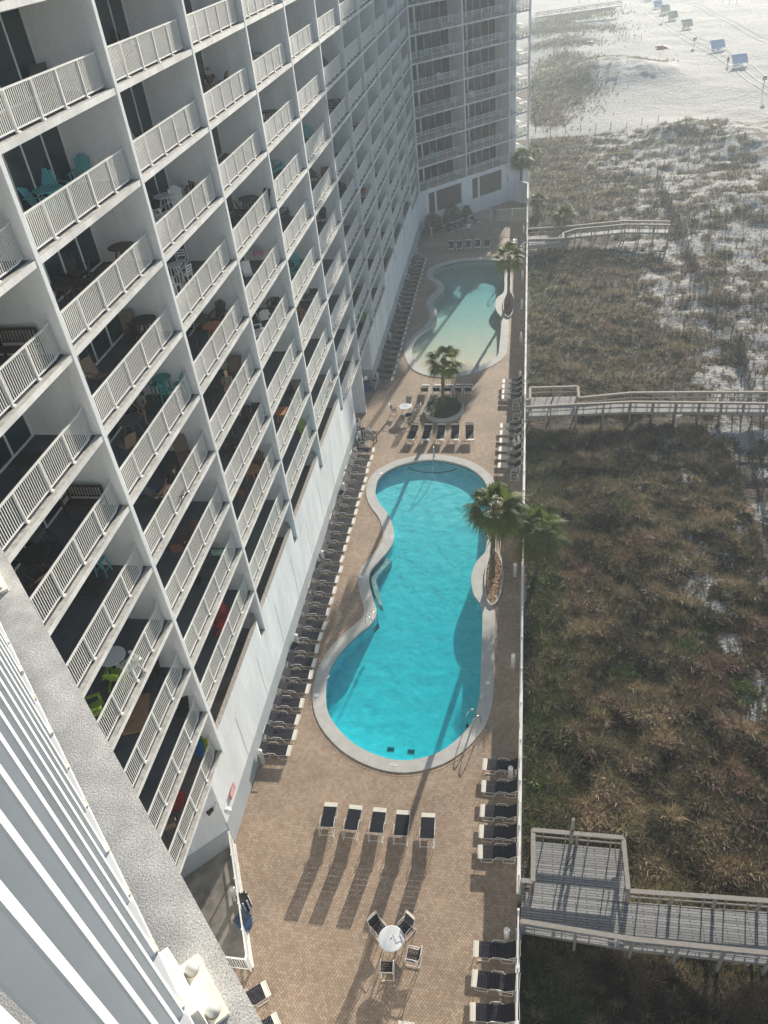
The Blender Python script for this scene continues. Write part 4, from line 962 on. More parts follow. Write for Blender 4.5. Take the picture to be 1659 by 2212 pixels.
LNG((-10.75, 11.1, 0), R(38), 'lounger turned askew beside the short white gate', 'two askew loungers by the ledge', 22); LNG((-10.0, 10.0, 0), R(38), 'askew lounger below the first one, half hidden by the concrete ledge', 'two askew loungers by the ledge', 22)
LNG((-4.1, 10.15, 0), R(90), 'single lounger showing only its cream foot strap at the picture bottom', 'single lounger', 22)

def mk_table():
    root = empty('patio_table'); mb = MB(); mb.lathe([(.53, .69), (.545, .70), (.545, .722), (.52, .73)], 'table_white', 36); mb.obj('table_top', root)
    mb = MB(); mb.lathe([(.03, .7), (.03, .74), (.022, .741)], 'dark_print', 10); mb.obj('umbrella_hole', root)
    for k in range(4):
        a_ = math.pi/4+k*math.pi/2; mb = MB(); mb.tube([(.2*math.cos(a_), .2*math.sin(a_), .7), (.38*math.cos(a_), .38*math.sin(a_), .35), (.46*math.cos(a_), .46*math.sin(a_), .0)], .018, 'lounger_white', 6); mb.obj('leg', root)
    return root
def mk_chair():
    root = empty('patio_chair'); W = .27; mb = MB()
    for s_ in (-1, 1):
        y = s_*W; mb.tube([(.28, y, .0), (.26, y, .62), (.18, y, .66), (-.15, y, .66), (-.30, y, .62)], .016, 'lounger_white', 6); mb.tube([(-.15, y, .64), (-.34, y, 0)], .016, 'lounger_white', 6)
        mb.tube([(.25, y, .42), (-.2, y, .38), (-.38, y, .92), (-.4, y*.8, 1.0)], .016, 'lounger_white', 6); mb.tube([(.28, y, .03), (-.33, y, .03)], .012, 'lounger_white', 6)
    mb.tube([(-.4, -W*.8, 1.0), (-.41, 0, 1.02), (-.4, W*.8, 1.0)], .016, 'lounger_white', 6); mb.tube([(.25, -W, .42), (.25, W, .42)], .014, 'lounger_white', 6); mb.tube([(-.33, -W, .03), (-.33, W, .03)], .012, 'lounger_white', 6); mb.obj('frame', root)
    def st(p0, p1, name, cr):
        mb = MB(); n = int((Vector(p1)-Vector(p0)).length/.06); d = (Vector(p1)-Vector(p0)).normalized()
        for i in range(n): c = Vector(p0).lerp(Vector(p1), (i+.5)/n); mb.obox(c-Vector((0, W, 0)), c+Vector((0, W, 0)), .048, .012, 'strap_cream' if i >= n-cr else 'strap_navy', up=(-d.z, 0, d.x))
        mb.obj(name, root)
    st((.24, 0, .44), (-.2, 0, .40), 'seat', 0); st((-.21, 0, .42), (-.4, 0, .97), 'backrest', 2)
    return root
def TBL(loc, label, g): return place('table', mk_table, loc, 0, label, 'table', g)
def CHR(loc, rz, label, g): return place('chair', mk_chair, loc, rz, label, 'chair', g)
TBL((-5.1, 14.0, 0), 'round white patio table with four strap chairs on the near deck', 'round white patio tables'); TBL((-10.0, 57.45, 0), 'round white patio table with a sheet of paper, beside the oval planter', 'round white patio tables')
mb = MB(); mb.box(-.22, .22, -.15, .15, 0, .004, 'cloth_white'); o = mb.obj('paper_sheet'); o.location = (-10.0, 57.6, .742); o.rotation_euler.z = .2; tag(o, 'pale sheet lying on the farther round table', 'paper')
mb = MB(); mb.box(-.16, .16, -.2, .2, 0, .004, 'cloth_white'); o = mb.obj('paper_sheet'); o.location = (-4.82, 14.1, .742); o.rotation_euler.z = .5; tag(o, 'pale sheet lying on the nearer round table', 'paper')
cs = [(-5.75, 14.5, -40, 'strap chair at the near table, farthest from the fence'), (-4.6, 14.65, -125, 'strap chair at the near table, on the pool side'), (-4.15, 13.55, 175, 'strap chair at the near table, facing it from the fence side'), (-5.15, 12.95, 95, 'strap chair at the near table, on the picture bottom side')]
for x_, y_, a_, lb in cs: CHR((x_, y_, 0), R(a_), lb, 'navy strap chairs around the near table')
for x_, y_, a_, lb in [(-10.95, 57.4, 0, 'strap chair at the farther table, on the building side'), (-9.85, 58.5, -95, 'strap chair at the farther table, back to the far pool'), (-9.0, 57.35, 190, 'strap chair at the farther table, next to the planter'), (-9.65, 56.45, 110, 'strap chair at the farther table, on the viewer side')]: CHR((x_, y_, 0), R(a_), lb, 'navy strap chairs around the farther table')
for x_, y_, a_, lb in [(-.55, 58.2, 180, 'strap chair by the fence behind the boardwalk gate'), (-.5, 56.0, 180, 'lone strap chair by the fence opposite the oval planter'), (-.5, 48.0, 180, 'strap chair by the fence next to the leaning palm crown'), (-12.9, 52.3, 0, 'strap chair against the wall beside the black cart'), (-12.9, 93.4, 0, 'strap chair at the far end of the wall row')]: CHR((x_, y_, 0), R(a_), lb, 'single strap chairs')
def mk_bollard():
    root = empty('bollard_light'); mb = MB(); mb.lathe([(.12, 0), (.12, .92), (.13, .93), (.13, .97), (.105, 1.03), (.055, 1.06), (.005, 1.07)], 'sign_white', 16); mb.obj('body', root, True)
    mb = MB(); mb.lathe([(.1, .0), (.14, .0), (.14, .02), (.1, .025)], 'sign_white', 16); mb.obj('base', root); return root
br = [22.5, 14.75, 29.8, 37.4, 52.3, 62.8, 70.65, 78.2, 85.9, 94.5, 100.8]
nmR = ['level with the near five fence loungers', 'between the two near groups of fence loungers', 'beside the near bulge of the large pool', 'beside the rock planter', 'beside the six mid loungers', 'beside the four loungers past the boardwalk', 'beside the beach entry pool shallows', 'beside the dark rock planter', 'beside the deep end of the beach entry pool', 'beside the far boardwalk loungers', 'just before the far corner railing']
for y, n_ in zip(br, nmR): place('bollard', mk_bollard, (-.27, y, 0), 0, 'white bollard light at the fence '+n_, 'bollard', 'white bollard lights')
for i, y in enumerate([22.4, 30.5, 38.1, 45.8, 52.9, 62.75, 71.0, 78.2, 86.3, 94.3]): place('bollard', mk_bollard, (-13.25, y, 0), 0, f'{ORD[i]} white bollard light along the building wall, counted from the near end', 'bollard', 'white bollard lights')
place('bollard', mk_bollard, (-12.1, 101.6, 0), 0, 'white bollard light in front of the round shrub of the far corner', 'bollard', 'white bollard lights'); place('bollard', mk_bollard, (-6.85, 106.9, 0), 0, 'white bollard light between the far shrubs and the gate panel', 'bollard', 'white bollard lights'); place('bollard', mk_bollard, (-12.55, 15.25, 0), R(0), 'white bollard light behind the trash bins at the slanting railing', 'bollard', 'white bollard lights')
def mk_striped():
    root = empty('trash_bin'); mb = MB(); n = 16
    for k in range(n):
        a_ = 2*math.pi*k/n; mb.obox((.27*math.cos(a_), .27*math.sin(a_), .05), (.27*math.cos(a_), .27*math.sin(a_), .88), .07, .03, 'lounger_white' if k % 2 else 'strap_navy', (math.cos(a_), math.sin(a_), 0))
    mb.obj('slats', root); mb = MB(); mb.lathe([(.24, .04), (.245, .82), (.235, .84)], 'plastic_black', 16); mb.obj('liner', root); return root
def mk_blue():
    root = empty('recycling_bin'); mb = MB(); n = 4; vs = [(-.24, -.2, 0), (.24, -.2, 0), (.24, .2, 0), (-.24, .2, 0), (-.3, -.26, .8), (.3, -.26, .8), (.3, .26, .8), (-.3, .26, .8)]
    mb.add(vs, [(3, 2, 1, 0), (0, 1, 5, 4), (1, 2, 6, 5), (2, 3, 7, 6), (3, 0, 4, 7), (4, 5, 6, 7)], 'bin_blue'); mb.obj('bin', root)
    mb = MB(); mb.box(-.32, .32, -.28, .28, .8, .86, 'bin_dark'); mb.lathe([(.09, .86), (.1, .875), (.08, .88)], 'plastic_black', 14); mb.obj('lid', root, bevel=.01); return root
place('striped', mk_striped, (-12.0, 14.95, 0), 0, 'slatted black and white trash bin beside the slanting railing', 'trash bin', 'slatted trash bins'); place('blue', mk_blue, (-11.75, 14.1, 0), R(63), 'blue recycling bin with dark lid beside the slanting railing', 'recycling bin', 'blue recycling bins')
place('striped', mk_striped, (-13.4, 61.7, 0), 0, 'slatted trash bin at the wall where the far lounger row starts', 'trash bin', 'slatted trash bins'); place('blue', mk_blue, (-14.1, 61.4, 0), R(10), 'blue recycling bin in the recess next to the far lounger row', 'recycling bin', 'blue recycling bins'); place('striped', mk_striped, (-13.1, 53.6, 0), 0, 'slatted trash bin beside the black utility cart', 'trash bin', 'slatted trash bins')
def cart():
    root = empty('utility_cart', (-12.35, 53.1, 0), R(-25), 'black two shelf utility cart with white cups by the entry', 'cart')
    for z in (.3, .85): mb = MB(); mb.box(-.45, .45, -.28, .28, z, z+.05, 'plastic_black'); mb.obj('shelf', root)
    for x_ in (-.42, .42):
        for y_ in (-.25, .25): mb = MB(); mb.tube([(x_, y_, .08), (x_, y_, .87)], .025, 'plastic_black', 6); mb.obj('post', root); mb = MB(); mb.lathe([(.06, 0), (.06, .1)], 'plastic_black', 10); o = mb.obj('wheel', root); o.location = (x_, y_, .0)
    mb = MB(); mb.tube([(.45, -.22, .9), (.6, -.22, 1.0), (.6, .22, 1.0), (.45, .22, .9)], .02, 'plastic_black', 6); mb.obj('handle', root)
cart()
for k, (x_, y_) in enumerate(((-12.5, 53.25), (-12.25, 53.05))):
    mb = MB(); mb.lathe([(.05, 0), (.07, .2), (.05, .22)], 'cloth_white', 10); o = mb.obj('cup_stack'); o.location = (x_, y_, .9); tag(o, ['white cup stack on the cart, on the building side', 'white cup stack on the cart, on the pool side'][k], 'cups')
# shrubs in the far corner
def shrub(x_, y_, r_, h_, n, tone, label, seed):
    rg = np.random.default_rng(seed); root = empty('round_shrub', (x_, y_, 0), 0, label, 'shrub', 'round shrubs in the far corner')
    u = rg.normal(size=(n, 3)); u /= np.linalg.norm(u, axis=1)[:, None]; u[:, 2] = abs(u[:, 2]); rad = rg.uniform(.7, 1.08, n)**.6
    c = u*rad[:, None]*np.array([r_, r_, h_]); a_ = rg.normal(size=(n, 3)); a_ /= np.linalg.norm(a_, axis=1)[:, None]; b_ = np.cross(a_, u); b_ /= np.linalg.norm(b_, axis=1)[:, None]+1e-9; s_ = rg.uniform(.05, .11, n)[:, None]
    V = np.stack([c-a_*s_, c+b_*s_*.5, c+a_*s_, c-b_*s_*.5], 1).reshape(-1, 3); Fq = np.arange(n*4).reshape(-1, 4)
    o = bpy.data.objects.new('foliage', npmesh('foliage', V, Fq, 'shrub_leaf', np.array([tone])*rg.uniform(.6, 1.5, (n, 1)))); COL.objects.link(o); o.parent = root
    mb = MB(); [mb.tube([(0, 0, 0), (.3*r_*math.cos(k), .3*r_*math.sin(k), h_*.7)], [.04, .015], 'palm_bark', 6) for k in range(5)]; mb.obj('stem', root)
shrub(-12.0, 103.4, 1.35, 2.3, 2600, (.10, .09, .04), 'brownish round shrub beside the far building corner', 21); shrub(-9.7, 106.0, 1.3, 2.6, 2600, (.06, .085, .035), 'tall green shrub in the middle of the far wing bed', 22); shrub(-7.9, 107.7, .8, 1.7, 1400, (.06, .08, .035), 'small green shrub at the end of the far wing bed', 23)
mb = MB(); mb.prism([(-13.4, 102.8), (-12.2, 102.2), (-10.6, 103.6), (-8.7, 105.4), (-7.4, 107.3), (-7.9, 108.7), (-13.4, 103.3)], 0, .1, 'coping_concrete', 'rock_dark'); tag(mb.obj('garden_bed_ground'), 'dark planting bed along the base of the far wing', kind='structure')

# ------------------------------------------------------------------ boardwalks
def boardwalk(root, A, B, zd, h=1.0, sides=(1, 1), post=1.9, name='walkway'):
    """A, B: matching polylines of the two edges (x, y[, dz])"""
    o0 = root.location; mb = MB(); n = len(A)
    za = [zd+(a_[2] if len(a_) > 2 else 0) for a_ in A]
    va = [(a_[0]-o0.x, a_[1]-o0.y, z-o0.z) for a_, z in zip(A, za)]; vb = [(b_[0]-o0.x, b_[1]-o0.y, z-o0.z) for b_, z in zip(B, za)]
    vs = va+vb+[(x_, y_, z-.2) for x_, y_, z in va+vb]
    for i in range(n-1):
        mb.add(vs, [(i, i+1, n+i+1, n+i)], 'boardwalk_decking'); mb.add(vs, [(i+1, i, 2*n+i, 2*n+i+1), (n+i, n+i+1, 3*n+i+1, 3*n+i)], 'boardwalk_rail_wood')
    bmv = mb.obj('decking', root)
    for sd, P in zip(sides, (va, vb)):
        if not sd: continue
        mr = MB(); mp_ = MB(); big = []; sml = []
        for i in range(n-1):
            a_, b_ = Vector(P[i]), Vector(P[i+1]); L = (b_-a_).length; Z = lambda z: Vector((0, 0, z))
            mr.obox(a_+Z(h), b_+Z(h), .20, .045, 'boardwalk_rail_wood'); mr.obox(a_+Z(h-.12), b_+Z(h-.12), .045, .14, 'boardwalk_rail_wood'); mr.obox(a_+Z(.45), b_+Z(.45), .04, .10, 'boardwalk_rail_wood')
            k = max(1, int(round(L/post)))
            for j in range(k+1): big.append(a_.lerp(b_, j/k))
            for j in range(k*2): sml.append(a_.lerp(b_, (j+.5)/(k*2)))
        mr.obj('handrail', root)
        for nm_, ls_, w_, z0_ in (('post', big, .12, -1.3), ('baluster', sml, .05, -.05)):
            m2 = MB(); m2.obox((0, 0, z0_), (0, 0, h-.03), w_, w_, 'boardwalk_rail_wood', (1, 0, 0)); me2 = m2.mesh(nm_)
            for q_ in ls_: po = bpy.data.objects.new(nm_, me2); COL.objects.link(po); po.parent = root; po.location = q_
b1 = empty('near_boardwalk', (.3, 16, -.05), 0, 'weathered grey boardwalk leaving the deck gate nearest the viewer', 'boardwalk')
boardwalk(b1, [(.32, 16.9), (4.85, 16.85), (12, 17.05), (16, 17.15)], [(.32, 15.2), (4.85, 14.95), (12, 15.0), (16, 15.0)], -.05, sides=(0, 1))
boardwalk(b1, [(.8, 19.35), (4.85, 19.35)], [(.8, 16.9), (4.85, 16.9)], -.046, sides=(1, 0))
boardwalk(b1, [(.82, 16.95), (.83, 19.3)], [(.86, 16.95), (.86, 19.3)], -.06, sides=(1, 0)); boardwalk(b1, [(.32, 16.95), (.82, 16.95)], [(.32, 16.92), (.82, 16.92)], -.07, sides=(1, 0))
boardwalk(b1, [(4.85, 19.3), (4.85, 17.0)], [(4.82, 19.3), (4.82, 17.0)], -.06, sides=(1, 0)); boardwalk(b1, [(4.9, 16.95), (12, 17.15), (16, 17.25)], [(4.9, 16.9), (12, 17.1), (16, 17.2)], -.07, sides=(1, 0))
mb = MB(); mb.tube([(2.6, 19.6, -1.1), (2.6, 19.5, 1.9)], .08, 'boardwalk_rail_wood', 8); mb.tube([(2.6, 19.5, 1.2), (2.75, 19.1, .3), (2.6, 18.7, .05), (2.3, 18.3, .02)], .02, 'plastic_black', 6); mb2 = MB(); mb2.tube([(4.5, 19.2, .9), (4.5, 18.8, .2), (4.6, 18.2, .02)], .02, 'rust', 6); tag(mb2.obj('garden_hose'), 'thin reddish hose hanging at the platform corner of the near boardwalk', 'hose'); tag(mb.obj('shower_post'), 'grey wooden shower post with a black hose on the near boardwalk platform', 'shower post')
b2 = empty('middle_boardwalk', (.3, 57, -.05), 0, 'weathered boardwalk with square platform opposite the oval planter', 'boardwalk')
A = [C(x_, y_, 1800, 1000, 1.3554, .95)[:2] for x_, y_ in ((650, 765), (930, 738), (1300, 735), (1659, 735), (1900, 738))]; B = [C(x_, y_, 1800, 1000, 1.3554, .95)[:2] for x_, y_ in ((640, 800), (930, 787), (1300, 790), (1659, 795), (1900, 800))]
P0 = [C(x_, y_, 1800, 1000, 1.3554, .95)[:2] for x_, y_ in ((362, 815), (362, 775), (390, 775), (390, 712), (645, 705), (650, 765))]
boardwalk(b2, A, B, -.05, sides=(1, 1)); boardwalk(b2, [(P0[1][0], P0[1][1]), (A[0][0], P0[1][1])], [(P0[0][0], P0[0][1]), (B[0][0], B[0][1])], -.046, sides=(0, 1))
boardwalk(b2, [(P0[3][0], P0[3][1]), (P0[4][0], P0[4][1])], [(P0[3][0], P0[2][1]), (P0[4][0], P0[2][1])], -.044, sides=(1, 0)); boardwalk(b2, [P0[2], P0[3]], [(P0[2][0]+.05, P0[2][1]), (P0[3][0]+.05, P0[3][1])], -.06, sides=(1, 0)); boardwalk(b2, [P0[4], P0[5]], [(P0[4][0]-.05, P0[4][1]), (P0[5][0]-.05, P0[5][1])], -.06, sides=(1, 0)); boardwalk(b2, [P0[1], P0[2]], [(P0[1][0], P0[1][1]-.05), (P0[2][0], P0[2][1]-.05)], -.06, sides=(1, 0))
b3 = empty('far_boardwalk', (.3, 99, -.05), 0, 'weathered boardwalk leading from the far fence gate into the dunes', 'boardwalk')
A = [C(x_, y_, 1900, 0, 1.476, .95)[:2] for x_, y_ in ((265, 1328), (500, 1313), (820, 1282), (1090, 1285))]; B = [C(x_, y_, 1900, 0, 1.476, .95)[:2] for x_, y_ in ((470, 1352), (540, 1330), (830, 1302), (1090, 1304))]
boardwalk(b3, A, [(A[0][0], B[0][1]+.0)]+B[1:], -.05, sides=(1, 0)); boardwalk(b3, B, [(b_[0], b_[1]-.05) for b_ in B], -.06, sides=(1, 0))
c0, c1 = C(268, 1390, 1900, 0, 1.476, .95)[:2], C(470, 1383, 1900, 0, 1.476, .95)[:2]
boardwalk(b3, [(c0[0], B[0][1]), (c1[0], B[0][1])], [c0, c1], -.046, sides=(0, 1)); boardwalk(b3, [c1, (c1[0], B[0][1])], [(c1[0]-.05, c1[1]), (c1[0]-.05, B[0][1])], -.06, sides=(1, 0))
# distant boardwalk and dune crossing
b4 = empty('distant_boardwalk', (5, 290, 0), 0, 'raised wooden beach crossing far behind the wing', 'boardwalk')
boardwalk(b4, [(2, 296, 0), (28.5, 300, .6)], [(2, 292.5, 0), (28.5, 296.5, .6)], .8, post=4, sides=(1, 1)); boardwalk(b4, [(17, 330), (30, 322)], [(17, 327), (29, 319)], 1.2, post=4)
b5 = empty('hidden_dune_walk', (5, 245, 0), 0, 'low grey board path among the distant dunes', 'boardwalk')
boardwalk(b5, [(4, 246.5), (17, 246)], [(4, 244.5), (17, 244)], -.2, h=.8, post=4)
# sand fences and posts
def post(x_, y_, h_, label, lean=0):
    mb = MB(); z = float(hgt(x_, y_)); mb.tube([(0, 0, -.3), (lean, 0, h_)], [.06, .05], 'post_wood', 7); o = mb.obj('wooden_post'); o.location = (x_, y_, z); return tag(o, label, 'post', 'wooden posts at the beach edge')
k = 0
for x_ in np.linspace(1.5, 22.5, 9):
    post(float(x_), 155.5-.05*float(x_)+.4*math.sin(x_), 1.2, f'{ORD[k]} fence post on the sand behind the dune grass, counted from the wing'); k += 1
def slatfence(pts, h, label, lean=.0, gap=.14, dens=1.0):
    root = empty('sand_fence', (*pts[0], float(hgt(*pts[0]))), 0, label, 'sand fence', 'slatted sand fences'); mb = MB(); mp_ = MB(); o0 = root.location
    for a_, b_ in zip(pts[:-1], pts[1:]):
        a_, b_ = Vector(a_), Vector(b_); L = (b_-a_).length; n = int(L/gap)
        for i in range(n):
            if rnd.random() > dens: continue
            p = a_.lerp(b_, i/n); z = float(hgt(p.x, p.y)); q = Vector((p.x, p.y, z))-o0; lz = rnd.uniform(-.04, .04)
            mb.obox(q+Vector((0, 0, -.15)), q+Vector((lz+lean, lz, h*rnd.uniform(.9, 1.05))), .05, .012, 'post_wood', (1, 0, 0))
        m_ = int(L/3)+1
        for i in range(m_+1): p = a_.lerp(b_, i/m_); q = Vector((p.x, p.y, float(hgt(p.x, p.y))))-o0; m3 = MB(); m3.obox((0, 0, -.3), (lean, 0, h+.25), .09, .09, 'post_wood', (1, 0, 0)); po = m3.obj('post', root); po.location = q
        for zf in (.35, .8):
            k_ = max(2, int(L/2)); prev = None
            for i in range(k_+1):
                p = a_.lerp(b_, i/k_); q = Vector((p.x, p.y, float(hgt(p.x, p.y))+h*zf))-o0
                if prev is not None: mb.obox(prev, q, .012, .012, 'post_wood')
                prev = q
    mb.obj('slats', root)
slatfence([(18.9, 125), (19.0, 104.9), (19.0, 96), (18.9, 88.7), (19.1, 77.5), (20.0, 71), (19.3, 62)], 1.1, 'weathered sand fence running through the dunes beyond the boardwalk ends', lean=.1)
slatfence([(17.8, 56), (17.4, 50.8), (16.9, 45), (16.4, 40)], 1.0, 'sand fence remnant in the dunes near the middle boardwalk', lean=.15, dens=.7)
slatfence([(19.2, 104.6), (23, 104.9), (27, 104.4), (33, 103.6)], 1.2, 'sand fence running seaward from the far boardwalk end', gap=.12)
slatfence([(17.5, 60.3), (24, 60.5)], 1.2, 'sand fence beside the end of the middle boardwalk', gap=.12)
slatfence([(22.0, 285), (23.5, 262), (26.3, 248), (29, 244)], 1.3, 'row of slatted fence and posts near the distant boardwalk', gap=.5)
# beach canopies
def canopy(px, py, c1, c2, w, label):
    p = G(px, py, -1.3); z = float(hgt(p.x, p.y)); root = empty('beach_canopy', (p.x, p.y, z), R(12), label, 'beach canopy', 'canopies on the open beach')
    mb = MB(); n = 6
    vs = []
    for k in range(n+1):
        q = k/n; y_ = -.15+1.9*q; zz_ = .45+1.35*math.sin(q*math.pi*.5)**.9
        vs += [(-w/2, y_, zz_), (w/2, y_, zz_)]
    m_ = len(vs); vs2 = vs+[(a_, b_, c_-.03) for a_, b_, c_ in vs]
    for k in range(n): mt = c1 if k < n*.45 else c2; mb.add(vs2, [(2*k, 2*k+1, 2*k+3, 2*k+2), (m_+2*k+2, m_+2*k+3, m_+2*k+1, m_+2*k)], mt)
    mb.obj('canopy_cloth', root); root.scale = (1.12, 1.12, 1.12)
    mb = MB()
    for s_ in (-w/2+.05, w/2-.05): mb.tube([(s_, 1.75, 0), (s_, 1.75, 1.78)], .03, 'frame_white', 6); mb.tube([(s_, -.15, 0), (s_, -.15, .45)], .03, 'frame_white', 6); mb.tube([(s_, -.15, .44), (s_, 1.75, 1.77)], .02, 'frame_white', 6)
    mb.tube([(-w/2+.05, 1.75, 1.72), (w/2-.05, 1.75, 1.72)], .025, 'frame_white', 6); mb.tube([(-w/2+.05, -.15, .4), (w/2-.05, -.15, .4)], .025, 'frame_white', 6); mb.obj('poles', root)
    mb = MB(); [mb.box(x_-.35, x_+.35, .5, 1.6, .15, .3, c1) for x_ in (-.5, .5)]; mb.obj('seats', root)
canopy(1598, 143, 'canopy_blue', 'canopy_blue', 3.0, 'pale blue beach canopy, largest and beside the walking person'); canopy(1551, 109, 'canopy_blue', 'canopy_blue', 3.0, 'pale blue beach canopy beside the lone bin post')
canopy(1485, 61, 'canopy_tan', 'canopy_teal', 2.6, 'teal and tan beach canopy, third from the distant boardwalk side'); canopy(1454, 43, 'canopy_tan', 'canopy_teal', 2.6, 'teal and tan beach canopy in the middle of the line'); canopy(1437, 30, 'canopy_tan', 'canopy_teal', 2.6, 'teal and tan beach canopy next to the small pale one'); canopy(1422, 17, 'canopy_blue', 'canopy_blue', 2.4, 'pale blue canopy far up the beach behind the teal ones'); canopy(1401, 0, 'canopy_blue', 'canopy_blue', 2.6, 'most distant canopy, cut by the picture top')
def umbrella(px, py, mat, r_, h_, label, tilt=0):
    p = G(px, py, -1.3); z = float(hgt(p.x, p.y)); root = empty('beach_umbrella', (p.x, p.y, z), 0, label, 'beach umbrella', 'beach umbrellas on the sand'); root.rotation_euler = (0, tilt, 0)
    mb = MB(); n = 10; prof = [(.02, h_+.1), (r_*.5, h_-.05), (r_*.85, h_-.28), (r_, h_-.42)]; vs = [(a_*math.cos(2*math.pi*k/n), a_*math.sin(2*math.pi*k/n), b_) for a_, b_ in prof for k in range(n)]; mb.add(vs, [(i*n+k, i*n+(k+1) % n, (i+1)*n+(k+1) % n, (i+1)*n+k) for i in range(3) for k in range(n)], mat); mb.obj('umbrella_canopy', root); root.scale = (1.3, 1.3, 1.3)
    mb = MB(); mb.tube([(0, 0, -.2), (0, 0, h_+.15)], .03, 'frame_white', 6); mb.obj('pole', root)
umbrella(1423, 133, 'umbrella_maroon', 1.3, 2.2, 'maroon beach umbrella just behind the orange one', .15); umbrella(1431, 129, 'umbrella_orange', 1.35, 2.0, 'orange and yellow beach umbrella on the open sand', -.1)
def signpost(px, py, h_, label):
    p = G(px, py, -1.3); root = empty('beach_sign', (p.x, p.y, float(hgt(p.x, p.y))), R(25), label, 'sign', 'signs on the sand')
    mb = MB(); mb.tube([(0, 0, -.2), (0, 0, h_)], .05, 'post_wood', 6); mb.obj('post', root); mb = MB(); mb.box(-.45, .45, -.03, .03, h_-.7, h_, 'dark_print'); mb.box(-.3, .3, -.036, -.031, h_-.55, h_-.35, 'sign_white'); mb.obj('board', root)
signpost(1646, 204, 3.0, 'tall dark signpost at the beach edge of the picture'); signpost(1499, 101, 2.0, 'dark sign post beside the beach track near the blue canopies'); signpost(1432, 47, 1.8, 'dark post beside the teal canopies'); signpost(1163, 240, 1.6, 'small white and dark post beside the far wing in the dune path')
for k, (px, py) in enumerate(((1510, 5), (1517, 8), (1527, 3), (1560, 8), (1575, 12), (1590, 12))): 
    p = G(px, py, -1.4); post(p.x, p.y, 2.2, f'{ORD[k]} stake of the line near the surf, counted from the building side')
def lumberpile():
    p = G(1338, 213, -1.2); mb = MB(); z = float(hgt(p.x, p.y))
    return
# ------------------------------------------------------------------ balcony furniture
def slat(mb, a_, b_, w, h_, m): mb.obox(a_, b_, w, h_, m)
def mk_adiron(mat):
    root = empty('adirondack_chair'); mb = MB()
    for i in range(5): y = -.22+.11*i; mb.obox((.30, y, .36), (-.22, y, .24), .095, .018, mat)
    mb.obj('seat', root); mb = MB()
    for i in range(5): y = -.21+.105*i; hh = .98-.05*abs(i-2)**1.5; mb.obox((-.20, y*.9, .24), (-.20-.36*hh, y*1.15, .24+.80*hh), .09, .018, mat, (1, 0, 0))
    mb.obj('backrest', root)
    for s_ in (-1, 1):
        mb = MB(); mb.obox((.34, s_*.33, .56), (-.40, s_*.33, .56), .12, .022, mat); mb.obj('armrest', root)
        mb = MB(); mb.obox((.28, s_*.29, 0), (.28, s_*.29, .56), .09, .03, mat, (0, 1, 0)); mb.obox((.30, s_*.26, .30), (-.55, s_*.26, .03), .03, .12, mat); mb.obj('leg', root)
    return root
def mk_sling(mat, fr='dark_metal'):
    root = empty('sling_chair'); mb = MB(); mb.obox((.25, 0, .42), (-.22, 0, .38), .5, .015, mat); mb.obj('seat', root); mb = MB(); mb.obox((-.22, 0, .38), (-.45, 0, 1.02), .5, .015, mat, (1, 0, 0)); mb.obj('backrest', root)
    mb = MB()
    for s_ in (-1, 1):
        y = s_*.27; mb.tube([(.3, y, 0), (.26, y, .42), (.2, y, .62), (-.1, y, .65), (-.32, y, .6)], .016, fr, 6); mb.tube([(.26, y, .42), (-.22, y, .38), (-.45, y, 1.04)], .016, fr, 6); mb.tube([(-.22, y, .38), (-.38, y, 0)], .016, fr, 6)
    mb.tube([(-.45, -.27, 1.04), (-.45, .27, 1.04)], .016, fr, 6); mb.obj('frame', root); return root
def mk_rtable(mat, r_=.5, h_=.72):
    root = empty('round_table'); mb = MB(); mb.lathe([(r_-.02, h_-.03), (r_, h_-.02), (r_, h_), (r_-.02, h_+.005)], mat, 24); mb.obj('table_top', root)
    for k in range(4): a_ = .7+k*math.pi/2; mb = MB(); mb.obox((.2*math.cos(a_), .2*math.sin(a_), h_-.03), (r_*.75*math.cos(a_), r_*.75*math.sin(a_), 0), .05, .05, mat); mb.obj('leg', root)
    return root
def mk_stool(mat, back=True, h_=.72):
    root = empty('bar_stool'); mb = MB(); mb.box(-.18, .18, -.18, .18, h_-.02, h_+.01, mat); mb.obj('seat', root)
    for sx_ in (-1, 1):
        for sy_ in (-1, 1): mb = MB(); mb.obox((.15*sx_, .15*sy_, h_-.02), (.21*sx_, .21*sy_, 0), .035, .035, mat); mb.obj('leg', root)
    mb = MB(); mb.obox((-.19, -.19, .25), (-.19, .19, .25), .03, .03, mat); mb.obox((.19, -.19, .25), (.19, .19, .25), .03, .03, mat); mb.obj('footrest', root)
    if back:
        mb = MB()
        for z in (h_+.16, h_+.28, h_+.40): mb.obox((-.20, -.18, z), (-.20, .18, z), .02, .06, mat)
        for y_ in (-.17, .17): mb.obox((-.16, y_, h_), (-.22, y_, h_+.44), .03, .03, mat)
        mb.obj('backrest', root)
    return root
def mk_bench(mat):
    root = empty('garden_bench'); mb = MB(); [mb.box(-.2+.1*i, -.12+.1*i, -.65, .65, .42, .44, mat) for i in range(5)]; mb.obj('seat', root)
    mb = MB(); mb.obox((-.25, -.65, .95), (-.25, .65, .95), .04, .08, mat); mb.obox((-.23, -.65, .55), (-.23, .65, .55), .04, .05, mat); [mb.obox((-.23, -.6+.11*i, .55), (-.25, -.6+.11*i, .93), .05, .015, mat, (1, 0, 0)) for i in range(12)]; mb.obj('backrest', root)
    for s_ in (-.66, .66): mb = MB(); mb.obox((.25, s_, 0), (.25, s_, .64), .06, .06, mat, (1, 0, 0)); mb.obox((-.24, s_, 0), (-.25, s_, .97), .06, .06, mat, (1, 0, 0)); mb.obox((.29, s_, .65), (-.25, s_, .65), .07, .03, mat); mb.obj('armrest', root)
    return root
